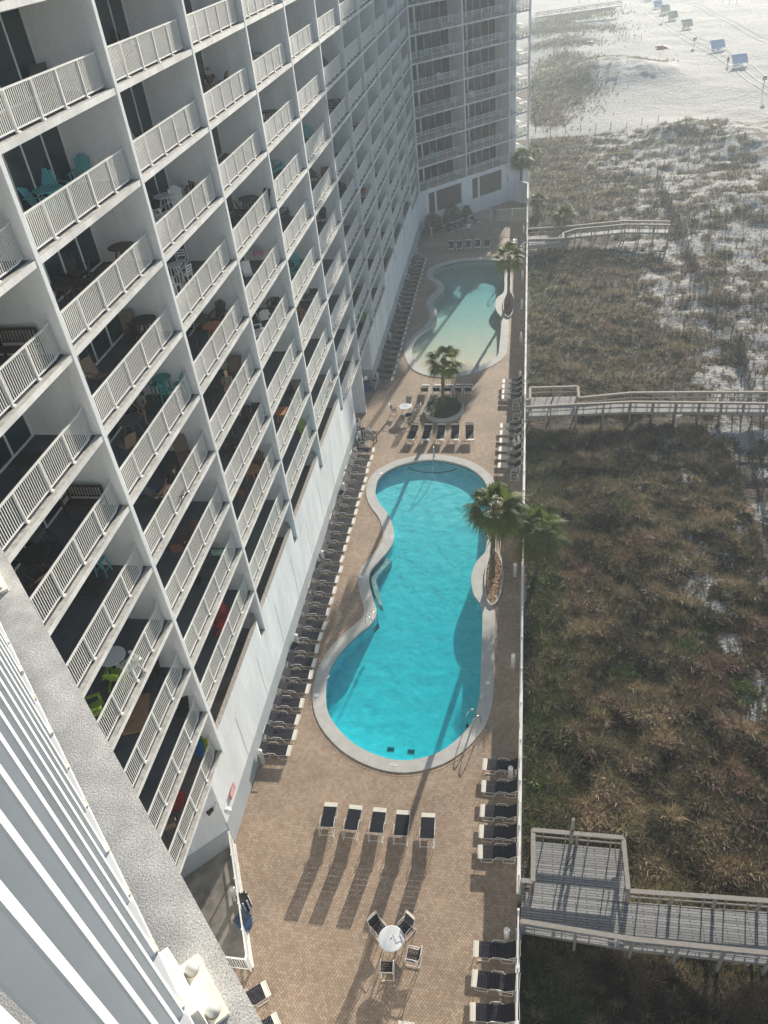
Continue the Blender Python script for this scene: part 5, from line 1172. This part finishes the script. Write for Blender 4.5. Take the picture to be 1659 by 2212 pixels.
def mk_chaise(mat, fr):
    root = empty('chaise_lounge'); mb = MB(); mb.obox((.85, 0, .32), (-.25, 0, .32), .56, .02, mat); mb.obj('seat', root); mb = MB(); mb.obox((-.25, 0, .32), (-.72, 0, .92), .56, .02, mat); mb.obj('backrest', root)
    mb = MB()
    for s_ in (-.29, .29): mb.tube([(.87, s_, .32), (-.25, s_, .32), (-.73, s_, .94)], .018, fr, 6); mb.tube([(.75, s_, .32), (.7, s_, 0)], .018, fr, 6); mb.tube([(-.2, s_, .32), (-.3, s_, 0)], .018, fr, 6); mb.tube([(.1, s_, .32), (.05, s_, .55), (-.35, s_, .55)], .015, fr, 6)
    mb.obj('frame', root); return root
BN = {-1: 'nearest the viewer', 0: 'second from the viewer', 1: 'third from the viewer', 2: 'fourth from the viewer', 3: 'fifth from the viewer', 4: 'sixth from the viewer', 5: 'seventh from the viewer', 6: 'eighth from the viewer', 7: 'ninth from the viewer'}
FLX = 0
FL = ['lowest', 'second', 'third', 'fourth', 'fifth', 'sixth', 'seventh', 'eighth', 'ninth', 'tenth', 'eleventh']
KINDF = {'ad': (mk_adiron, 'adirondack chair'), 'sl': (mk_sling, 'sling chair'), 'rt': (mk_rtable, 'round table'), 'st': (mk_stool, 'bar stool'), 'be': (mk_bench, 'slatted bench'), 'ch': (lambda m_: mk_chaise(m_, 'dark_metal'), 'chaise'), 'bt': (lambda m_: mk_rtable(m_, .38, 1.02), 'bar table')}
CN = {'teal_paint': 'teal', 'aqua_paint': 'aqua', 'white_paint': 'white', 'dark_metal': 'black', 'brown_wood': 'reddish brown', 'dark_brown_wood': 'dark brown', 'tan_sling': 'tan', 'grey_sling': 'grey', 'orange_wood': 'orange wood', 'lime_paint': 'lime green', 'red_paint': 'red', 'table_white': 'white'}
O1 = (0, 0, 1.659); O2 = (900, 0, 1.659); O4 = (0, 1000, 1.659); O5 = (900, 1000, 1.659); O7 = (0, 2000, 1.659); O3 = (0, 3000, 1.659)
FURN = [ # kind, material, crop, x, y, level, heading deg
 ('ad', 'aqua_paint', O1, 190, 1300, 8, 10), ('ad', 'aqua_paint', O1, 300, 1230, 8, -30), ('rt', 'aqua_paint', O1, 330, 1290, 8, 0), ('ad', 'aqua_paint', O1, 530, 1140, 8, -80),
 ('ch', 'grey_sling', O1, 90, 560, 9, -60), ('ch', 'grey_sling', O1, 290, 500, 9, -60), ('sl', 'dark_metal', O1, 930, 250, 9, -90), ('sl', 'dark_metal', O1, 770, 300, 9, 20),
 ('sl', 'grey_sling', O1, 1040, 760, 8, -90), ('sl', 'grey_sling', O1, 1150, 740, 8, -90), ('sl', 'white_paint', O1, 900, 900, 8, 60), ('ad', 'white_paint', O1, 1250, 1240, 7, -95), ('ad', 'dark_metal', O1, 1290, 1220, 7, -80), ('ad', 'white_paint', O1, 1165, 1320, 7, -60), ('ad', 'white_paint', O1, 1040, 1400, 7, 60), ('rt', 'white_paint', O1, 1045, 1320, 7, 0), ('sl', 'brown_wood', O1, 1440, 560, 8, 180), ('rt', 'dark_metal', O1, 1640, 1330, 6, 0), ('sl', 'grey_sling', O1, 1580, 1400, 6, 20), ('sl', 'grey_sling', O1, 900, 1590, 7, -90), ('rt', 'dark_brown_wood', O1, 820, 1640, 7, 0),
 ('be', 'dark_brown_wood', O4, 115, 610, 7, -90), ('ad', 'dark_brown_wood', O4, 400, 160, 7, -30), ('ad', 'dark_brown_wood', O4, 510, 170, 7, -150), ('rt', 'dark_brown_wood', O4, 400, 250, 7, 0), ('sl', 'tan_sling', O4, 850, 490, 6, -60), ('rt', 'dark_metal', O4, 985, 430, 6, 0), ('sl', 'dark_metal', O4, 940, 520, 6, 60), ('sl', 'tan_sling', O4, 640, 790, 6, -20), ('bt', 'teal_paint', O4, 1105, 850, 5, 0), ('st', 'teal_paint', O4, 1030, 880, 5, 0), ('st', 'teal_paint', O4, 1095, 930, 5, 90), ('st', 'teal_paint', O4, 1200, 850, 5, 180),
 ('rt', 'grey_sling', O4, 860, 1120, 5, 0), ('sl', 'grey_sling', O4, 910, 1020, 5, -30), ('sl', 'tan_sling', O4, 830, 1240, 5, 150), ('ch', 'tan_sling', O4, 1190, 1290, 4, -60), ('ch', 'grey_sling', O4, 1060, 1560, 4, 20), ('bt', 'white_paint', O4, 1160, 150, 6, 0), ('st', 'white_paint', O4, 1230, 170, 6, 160), ('st', 'white_paint', O4, 1180, 80, 6, -80), ('st', 'white_paint', O4, 1150, 240, 6, 80), ('ad', 'dark_brown_wood', O4, 1420, 400, 5, -100), ('rt', 'orange_wood', O4, 1400, 500, 5, 0), ('st', 'dark_brown_wood', O4, 1260, 580, 5, 20), ('ad', 'dark_brown_wood', O4, 1330, 440, 5, -40),
 ('ch', 'tan_sling', O4, 1510, 770, 4, -90), ('rt', 'dark_metal', O4, 1380, 940, 4, 0), ('sl', 'dark_metal', O4, 1600, 1080, 3, -90), ('be', 'dark_brown_wood', O4, 570, 1590, 5, -90),
 ('ad', 'dark_metal', O7, 290, 220, 5, -30), ('rt', 'dark_metal', O7, 240, 340, 5, 0), ('ad', 'dark_brown_wood', O7, 270, 430, 5, 60), ('st', 'aqua_paint', O7, 660, 370, 4, 0), ('rt', 'table_white', O7, 745, 1000, 3, 0), ('ad', 'lime_paint', O7, 760, 1075, 3, 100), ('ad', 'white_paint', O7, 840, 1010, 3, 150), ('ad', 'lime_paint', O7, 600, 1290, 3, 30), ('sl', 'dark_metal', O7, 1180, 1330, 1, -100), ('sl', 'brown_wood', O7, 1170, 260, 3, 100), ('ad', 'brown_wood', O7, 1230, 190, 3, -120), ('sl', 'dark_metal', O7, 1290, 470, 2, 180), ('ad', 'red_paint', O7, 1445, 690, 1, -60), ('ad', 'red_paint', O7, 1425, 740, 1, 60), ('sl', 'red_paint', O3, 1150, 280, 0, -120), ('sl', 'tan_sling', O3, 1110, 400, 0, 120), ('sl', 'dark_metal', O7, 990, 1090, 2, -90),
 ('ad', 'teal_paint', O5, 460, 60, 4, -40), ('ad', 'teal_paint', O5, 430, 115, 4, 60), ('ad', 'white_paint', O5, 225, 400, 4, 120), ('ad', 'dark_brown_wood', O5, 300, 310, 4, -90), ('ad', 'white_paint', O5, 185, 490, 4, 30), ('st', 'orange_wood', O5, 475, 390, 3, -20), ('sl', 'dark_metal', O5, 560, 260, 3, -90), ('rt', 'grey_sling', O5, 520, 300, 3, 0), ('ch', 'tan_sling', O5, 445, 900, 2, -90), ('sl', 'dark_metal', O5, 400, 900, 2, -60), ('ch', 'grey_sling', O5, 610, 830, 1, -30), ('rt', 'orange_wood', O5, 350, 1050, 2, 0), ('ad', 'lime_paint', O5, 490, 1140, 1, -60), ('ch', 'tan_sling', O5, 30, 760, 4, -90), ('sl', 'dark_metal', O5, 190, 1010, 3, -90), ('ad', 'brown_wood', O5, 190, 1370, 2, -90), ('rt', 'orange_wood', O5, 150, 1430, 2, 0), ('sl', 'brown_wood', O5, 90, 1560, 2, 90), ('ad', 'dark_metal', O5, 300, 1560, 1, -90), ('ad', 'lime_paint', O5, 890, 430, 0, -60), ('sl', 'tan_sling', O5, 770, 440, 1, -90), ('sl', 'white_paint', O5, 130, 130, 5, -60), ('sl', 'tan_sling', O5, 860, 270, 1, -90), ('ad', 'dark_metal', O5, 20, 1250, 3, 0),
 ('sl', 'dark_metal', O2, 200, 370, 8, 20), ('rt', 'dark_brown_wood', O2, 270, 760, 7, 0), ('sl', 'dark_brown_wood', O2, 300, 710, 7, -90), ('ad', 'aqua_paint', O2, 330, 1060, 6, 30), ('ad', 'aqua_paint', O2, 365, 1040, 6, -60), ('rt', 'dark_brown_wood', O2, 430, 1350, 5, 0), ('st', 'tan_sling', O2, 490, 1330, 5, -90), ('ad', 'grey_sling', O2, 370, 1370, 5, 20), ('rt', 'dark_metal', O2, 140, 1310, 6, 0), ('sl', 'dark_metal', O2, 110, 1380, 6, 30), ('sl', 'grey_sling', O2, 60, 1440, 6, 40), ('sl', 'dark_metal', O2, 230, 1320, 6, -120),
 ('ad', 'brown_wood', O2, 465, 540, 7, 20), ('ad', 'brown_wood', O2, 560, 500, 7, -100), ('sl', 'dark_metal', O2, 410, 210, 8, -60), ('ad', 'aqua_paint', O2, 530, 880, 6, -60), ('sl', 'brown_wood', O2, 560, 1140, 5, -60), ('sl', 'brown_wood', O2, 620, 1160, 5, -100), ('sl', 'grey_sling', O2, 640, 420, 7, -60), ('be', 'dark_brown_wood', O2, 680, 700, 6, -90), ('ad', 'dark_metal', O2, 700, 950, 5, 0), ('ad', 'dark_metal', O2, 760, 940, 5, -90), ('ch', 'dark_metal', O2, 750, 1210, 4, -60), ('sl', 'dark_metal', O2, 610, 1420, 4, -90), ('ad', 'teal_paint', O2, 880, 780, 5, -90), ('sl', 'tan_sling', O2, 830, 820, 5, 20), ('sl', 'dark_metal', O2, 920, 430, 6, -90), ('sl', 'dark_metal', O2, 870, 190, 7, -90), ('ad', 'aqua_paint', O2, 630, 85, 8, -60)]
seen = {}
for kd, mt, (ox, oy, s_), x_, y_, l, hd in FURN:
    p = C(x_, y_, ox, oy, s_, lev(l)+.45); 
    if p.y < 8: continue
    bi = int(math.floor((p.y-YF0)/DY)); rr = .42 if kd in ('rt', 'ch', 'be') else .36
    yl, yh = pier(bi).y+.12+rr, pier(bi+1).y-.12-rr
    X_ = min(max(p.x, -15.83+rr+.05), -13.72-rr); Y_ = min(max(p.y, yl), yh)
    fn, nm = KINDF[kd]; base = f'{CN[mt]} {nm} on {FL[l]} balcony row, {BN.get(bi, "far").split()[0]} bay'
    k = seen.get(base, 0); seen[base] = k+1
    if k: base += (', farther of the pair', ', third and farthest of the set', ', fourth of the set')[k-1]
    place(kd+mt, lambda: fn(mt), (X_, Y_, lev(l)), R(hd), base, nm.split()[-1] if nm != 'chaise' else 'lounge chair', 'balcony furniture')
# loose things on the balconies
def loose(mb, name, x_, y_, O, l, label, cat, rz=0, dz=0, X=None):
    p = C(x_, y_, *O[:2], O[2], lev(l)+.1); o = mb.obj(name, None); o.location = (min(max(p.x, -15.5), -13.8) if X is None else X, p.y, lev(l)+dz); o.rotation_euler.z = rz; tag(o, label, cat); return o
mb = MB(); mb.box(-.6, .6, -.4, .4, 0, .02, 'door_mat'); loose(mb, 'door_mat', 150, 1320, O4, 6, 'dark patterned door mat on the bare balcony nearest the viewer', 'door mat', 0, 0)
mb = MB(); mb.box(-.6, .6, -.45, .45, 0, .02, 'door_mat'); loose(mb, 'door_mat', 570, 510, O7, 4, 'black door mat below the aqua stool', 'door mat')
mb = MB(); mb.box(-.45, .45, -.9, .9, 0, .12, 'cardboard'); mb.obox((-.4, -.9, .12), (-.4, .9, .5), .02, .5, 'cardboard'); loose(mb, 'cardboard_box', 890, 1340, O7, 2, 'large open cardboard box lying on a low balcony', 'box', .3)
mb = MB(); mb.lathe([(.3, 0), (.34, .1), (.36, .75), (.3, .85), (.1, .9)], 'grill_cover', 14); loose(mb, 'covered_grill', 1500, 1250, O4, 3, 'round black covered grill in a low middle balcony', 'grill')
def board(mat, n=14):
    mb = MB(); P = [(.24*math.sin(math.pi*min(1, (k+.6)/n*1.05))**.5 if k < n else .1, 1.05*k/n) for k in range(n+1)]; pl = [(a_, b_) for a_, b_ in P]+[(-a_, b_) for a_, b_ in reversed(P)]
    vs = [(x_, -.025, z) for x_, z in pl]+[(x_, .025, z) for x_, z in pl]; m_ = len(pl); mb.add(vs, [tuple(range(m_)), tuple(range(2*m_-1, m_-1, -1))]+[(i, m_+i, m_+(i+1) % m_, (i+1) % m_) for i in range(m_)], mat); return mb
for k, (mt, dx_) in enumerate((('yellow_foam', .25), ('green_foam', -.05), ('blue_foam', -.25))):
    o = loose(board(mt), 'bodyboard', 1270+k*-8, 1590+k*14, O7, 0, ['yellow bodyboard leaning in the lowest balcony', 'green bodyboard leaning in front of the yellow one', 'blue bodyboard leaning at the front of the trio'][k], 'bodyboard', R(-20), .05, -14.3+dx_*.4); o.rotation_euler.x = R(-18)
def drape(mat, name, label, O, x_, y_, l, z):
    mb = MB(); n = 8; vs = []
    for i in range(n+1):
        for j in range(5): vs.append((-.3+.15*j, .45*(i/n-.5)*1.0, z+.03*math.sin(i*2.1+j)-(.35*abs(i/n-.5)**2*2)))
    fs = [(i*5+j, i*5+j+1, i*5+5+j+1, i*5+5+j) for i in range(n) for j in range(4)]; mb.add(vs+[(a_, b_, c_-.02) for a_, b_, c_ in vs], fs+[tuple(len(vs)+q for q in reversed(f)) for f in fs], mat); loose(mb, name, x_, y_, O, l, label, 'towel')
drape('towel_blue', 'beach_towel', 'crumpled bright blue towel beside the reclining man', O4, 985, 1560, 4, .35); drape('towel_pink', 'beach_towel', 'pink striped towel over a chair back', O5, 210, 60, 5, .8); drape('towel_leaf', 'beach_towel', 'leaf patterned towel lying on the lower balcony', O7, 1425, 300, 2, .35)

# ------------------------------------------------------------------ people
def person(name, loc, rz, J, skin, hair, parts, label, longhair=False):
    """J: dict of joint positions; one continuous skinned body"""
    root = empty(name, loc, rz, label, 'person')
    V = []; E = []; Rr = []
    def add(p, r_, parent=None):
        V.append(p); Rr.append(r_); i = len(V)-1
        if parent is not None: E.append((parent, i))
        return i
    P = {k: Vector(v) for k, v in J.items()}
    pel = add(P['pelvis'], .13); sp1 = add(P['pelvis'].lerp(P['chest'], .5), .115, pel); ch_ = add(P['chest'], .135, sp1); nk = add(P['neck'], .055, ch_)
    hd0 = add(P['head']-Vector((0, 0, .05)), .075, nk); hd1 = add(P['head']+Vector((0, 0, .06)), .085, hd0)
    fwd = Vector(J.get('face', (1, 0, 0))); add(P['head']+fwd*.10-Vector((0, 0, .0)), .014, hd0)
    for s_, sg in (('l', 1), ('r', -1)):
        sh = add(P['sh'+s_], .055, ch_); el = add(P['el'+s_], .042, sh); wr = add(P['wr'+s_], .027, el)
        d = (P['wr'+s_]-P['el'+s_]).normalized(); sd = d.cross(Vector((0, 0, 1)));
        if sd.length < .1: sd = Vector((1, 0, 0))
        sd.normalize(); palm_ = add(P['wr'+s_]+d*.06, .026, wr)
        for k in range(4): kn = add(P['wr'+s_]+d*.10+sd*(-.03+.02*k), .009, palm_); add(P['wr'+s_]+d*(.155+.012*(k in (1, 2)))+sd*(-.033+.022*k)-Vector((0, 0, .02)), .008, kn)
        th = add(P['wr'+s_]+d*.05+sd*.04, .010, wr); add(P['wr'+s_]+d*.09+sd*.055, .008, th)
        hp = add(P['hp'+s_], .09, pel); kn = add(P['kn'+s_], .058, hp); an = add(P['an'+s_], .036, kn); add(P['toe'+s_], .03, an)
    me = bpy.data.meshes.new('body'); me.from_pydata(V, E, []); me.materials.append(MATS[skin]); o = bpy.data.objects.new('body', me); COL.objects.link(o); o.parent = root
    md = o.modifiers.new('s', 'SKIN'); md.use_smooth_shade = True
    sv = me.skin_vertices[0].data
    for i, r_ in enumerate(Rr): sv[i].radius = (r_, r_)
    sv[0].use_root = True
    o.modifiers.new('sub', 'SUBSURF').levels = 1; o.modifiers['sub'].render_levels = 1
    h_ = MB(); c = P['head']+Vector((0, 0, .05)); vs = []; n = 10
    for i in range(5):
        a_ = math.pi*.5*i/4
        for k in range(n): b_ = 2*math.pi*k/n; vs.append(c-fwd*.02+Vector((.105*math.cos(a_)*math.cos(b_), .095*math.cos(a_)*math.sin(b_), .115*math.sin(a_))))
    h_.add(vs, [(i*n+k, i*n+(k+1) % n, (i+1)*n+(k+1) % n, (i+1)*n+k) for i in range(4) for k in range(n)], hair)
    if longhair: h_.tube([c-fwd*.05, c-fwd*.09-Vector((0, 0, .12)), c-fwd*.08-Vector((0, 0, .28))], [.09, .085, .04], hair, 8)
    h_.obj('hair', root, True)
    for nm, ch2, mat in parts:
        mb = MB()
        for pts, rs in ch2(P): mb.tube(pts, rs, mat, 10)
        mb.obj(nm, root, True)
    return root
shirt = lambda P: [([P['pelvis'], P['pelvis'].lerp(P['chest'], .5), P['chest'], P['neck']-Vector((0, 0, .02))], [.165, .155, .18, .07])]+[([P['sh'+s_].lerp(P['chest'], .3), P['sh'+s_], P['sh'+s_].lerp(P['el'+s_], .6)], [.09, .075, .062]) for s_ in 'lr']
shorts = lambda P: [([P['pelvis']+Vector((0, 0, .08)), P['pelvis']-Vector((0, 0, .06))], [.16, .165])]+[([P['hp'+s_], P['hp'+s_].lerp(P['kn'+s_], .55)], [.115, .09]) for s_ in 'lr']
stand = dict(pelvis=(0, 0, .95), chest=(0.02, 0, 1.33), neck=(0, 0, 1.5), head=(.02, 0, 1.64), shl=(0, .19, 1.43), ell=(-.02, .25, 1.14), wrl=(.12, .22, .93), shr=(0, -.19, 1.43), elr=(.02, -.27, 1.16), wrr=(.22, -.2, 1.12), hpl=(0, .10, .9), knl=(.03, .11, .5), anl=(-.02, .12, .08), toel=(.14, .14, .03), hpr=(0, -.10, .9), knr=(.06, -.11, .5), anr=(.05, -.12, .08), toer=(.2, -.14, .03))
walk = dict(stand, knl=(.18, .10, .52), anl=(.22, .1, .09), toel=(.38, .1, .05), knr=(-.02, -.1, .5), anr=(-.28, -.1, .16), toer=(-.14, -.1, .04))
sit = dict(pelvis=(-.1, 0, .50), chest=(-.2, 0, .86), neck=(-.2, 0, 1.04), head=(-.16, 0, 1.18), shl=(-.2, .18, .97), ell=(-.08, .25, .72), wrl=(.14, .14, .66), shr=(-.2, -.18, .97), elr=(-.08, -.25, .72), wrr=(.12, -.1, .64), hpl=(-.05, .1, .47), knl=(.36, .13, .52), anl=(.42, .13, .1), toel=(.58, .14, .04), hpr=(-.05, -.1, .47), knr=(.36, -.12, .52), anr=(.52, .1, .5), toer=(.62, .14, .56))
recl = dict(pelvis=(0, 0, .42), chest=(-.3, 0, .62), neck=(-.44, 0, .74), head=(-.52, 0, .86), shl=(-.38, .18, .68), ell=(-.2, .28, .5), wrl=(.05, .2, .56), shr=(-.38, -.18, .68), elr=(-.15, -.28, .52), wrr=(.1, -.12, .6), hpl=(.06, .1, .42), knl=(.45, .12, .62), anl=(.82, .12, .42), toel=(.9, .12, .54), hpr=(.06, -.1, .42), knr=(.48, -.12, .45), anr=(.9, -.12, .40), toer=(.98, -.12, .52))
pd = G(1012, 509); person('person', (pd.x, pd.y, 0), R(-60), stand, 'skin_tan', 'hair_dark', [('t_shirt', shirt, 'cloth_white'), ('shorts', shorts, 'cloth_blue')], 'person in white shirt and dark shorts standing on the shaded far deck')
def bp(x_, y_, O, l): p = C(x_, y_, *O[:2], O[2], lev(l)+.5); bi = int(math.floor((p.y-YF0)/DY)); return (min(max(p.x, -15.3), -14.25), min(max(p.y, pier(bi).y+.6), pier(bi+1).y-.6), lev(l))
person('person', bp(920, 1010, O4, 5), R(-70), sit, 'skin_tan', 'hair_dark', [('t_shirt', shirt, 'cloth_grey'), ('shorts', shorts, 'cloth_black')], 'dark haired man in grey shirt seated cross legged at an octagonal table')
person('person', bp(1490, 870, O4, 4), R(-80), sit, 'skin', 'hair_blond', [('sweater', shirt, 'cloth_grey')], 'blond woman in a grey green top sitting in a balcony chair', True)
person('person', bp(1110, 1500, O4, 4), R(-100), recl, 'skin', 'hair_dark', [('t_shirt', shirt, 'cloth_black'), ('shorts', shorts, 'cloth_khaki')], 'man in black shirt and khaki shorts reclining behind the railing')
person('person', bp(880, 1270, O2, 3), R(-90), sit, 'skin', 'hair_dark', [('t_shirt', shirt, 'cloth_red'), ('shorts', shorts, 'cloth_white')], 'person in a red top seated on a distant balcony holding white paper')
person('person', bp(1360, 570, O1, 8), R(-80), sit, 'skin', 'hair_dark', [('t_shirt', shirt, 'cloth_black')], 'person sitting in the shade of an upper balcony')
p = G(1571, 142, -1.3); person('person', (p.x, p.y, float(hgt(p.x, p.y))), R(60), walk, 'skin_tan', 'hair_dark', [('t_shirt', shirt, 'cloth_black'), ('shorts', shorts, 'cloth_blue')], 'dark clothed person walking on the beach beside the blue canopy')
p = G(1418, 3, -1.3); person('person', (p.x, p.y, float(hgt(p.x, p.y))), R(100), walk, 'skin_tan', 'hair_dark', [('t_shirt', shirt, 'cloth_blue')], 'tiny distant walker near the most distant canopy')
# wing balcony furniture (sunlit end and shaded bays)
k = 0
for l in range(1, 8):
    for mt, kd, u, v, hd in ((('dark_metal', 'teal_paint', 'aqua_paint')[l % 3], 'ad', 1.2, 1.2, -100), (('white_paint', 'dark_metal', 'orange_wood')[l % 3], 'rt', 2.0, 1.6, 0), ('dark_metal', 'st', 2.6, 1.1, -60)):
        q = wings[2].p(u, v, lev(l)); fn, nm = KINDF[kd]; place(kd+mt, lambda: fn(mt), q, R(hd), f'{CN[mt]} {nm} in sunlit end balcony of far wing, {FL[l]} row', nm.split()[-1], 'furniture of the far wing')
    for w_ in (0, 1):
        mt = ('white_paint', 'aqua_paint', 'dark_metal', 'dark_brown_wood')[(l+w_) % 4]; u = 2.0+((l*1.7+w_*2.3) % 3.5); q = wings[w_].p(u, 1.2, lev(l)); place('ad'+mt, lambda: mk_adiron(mt), q, R(-60), f'{CN[mt]} adirondack chair in {"first" if w_ == 0 else "second"} shaded bay of far wing, {FL[l]} row', 'chair', 'furniture of the far wing')

# little water jets in the shallow end
def jet(px, py, label):
    p = G(px, py, -.1); root = empty('water_jet', p, 0, label, 'water jet', 'small bubbling jets in the shallows'); mb = MB(); rg = np.random.default_rng(int(px))
    for k in range(26):
        a_ = rg.uniform(0, 6.28); r_ = rg.uniform(.02, .28); h_ = rg.uniform(.1, .5); mb.tube([(0, 0, 0), (r_*.5*math.cos(a_), r_*.5*math.sin(a_), h_), (r_*math.cos(a_), r_*math.sin(a_), h_*.35)], [.035, .03, .012], 'cloth_white', 5)
    mb.obj('spray', root, True)
for q, lb in (((943, 787), 'small white water jet nearest the palm trunk in the shallows'), ((996, 800), 'middle white water jet in the shallows of the far pool'), ((1033, 793), 'white water jet in the shallows toward the fence side')): jet(*q, lb)
# ------------------------------------------------------------------ light
AZ, EL = R(11.8), R(14.3)
sd = Vector((math.sin(AZ)*math.cos(EL), math.cos(AZ)*math.cos(EL), math.sin(EL)))
sun = bpy.data.lights.new('sun', 'SUN'); sun.energy = 5.0; sun.angle = R(.5); sun.color = (1, .91, .78); so = bpy.data.objects.new('sun', sun); COL.objects.link(so); so.rotation_euler = (-sd).to_track_quat('-Z', 'Y').to_euler(); so.location = (20, 60, 80)
w = bpy.data.worlds.new('World'); sc.world = w; w.use_nodes = True; nt = w.node_tree; nt.nodes.clear()
sky = nt.nodes.new('ShaderNodeTexSky'); sky.sky_type = 'NISHITA'; sky.sun_disc = False; sky.sun_elevation = EL; sky.sun_rotation = AZ; sky.altitude = 5; sky.air_density = 1.0; sky.dust_density = .6; sky.ozone_density = 2.0
bg = nt.nodes.new('ShaderNodeBackground'); bg.inputs[1].default_value = .064; ow = nt.nodes.new('ShaderNodeOutputWorld'); nt.links.new(sky.outputs[0], bg.inputs[0]); nt.links.new(bg.outputs[0], ow.inputs[0])
# haze
HAZE = 0.0006
if HAZE:
    t = NT('haze_air'); pv = t.n('ShaderNodeVolumePrincipled'); pv.inputs['Color'].default_value = (.80, .91, 1, 1); pv.inputs['Density'].default_value = HAZE; pv.inputs['Anisotropy'].default_value = .35; t.l(pv.outputs[0], t.out.inputs['Volume'])
    mb = MB(); mb.box(-120, 260, -60, 700, -4.2, 46, 'haze_air'); tag(mb.obj('haze'), 'pale sunlit sea haze', kind='stuff')
sc.view_settings.view_transform = 'Standard'; sc.view_settings.look = 'None'; sc.view_settings.exposure = 1.1; sc.view_settings.gamma = 1
sc.render.engine = 'CYCLES'; sc.cycles.max_bounces = 8; sc.cycles.diffuse_bounces = 4; sc.cycles.transparent_max_bounces = 16; sc.cycles.volume_bounces = 1; sc.cycles.sample_clamp_indirect = 6; sc.cycles.use_denoising = True
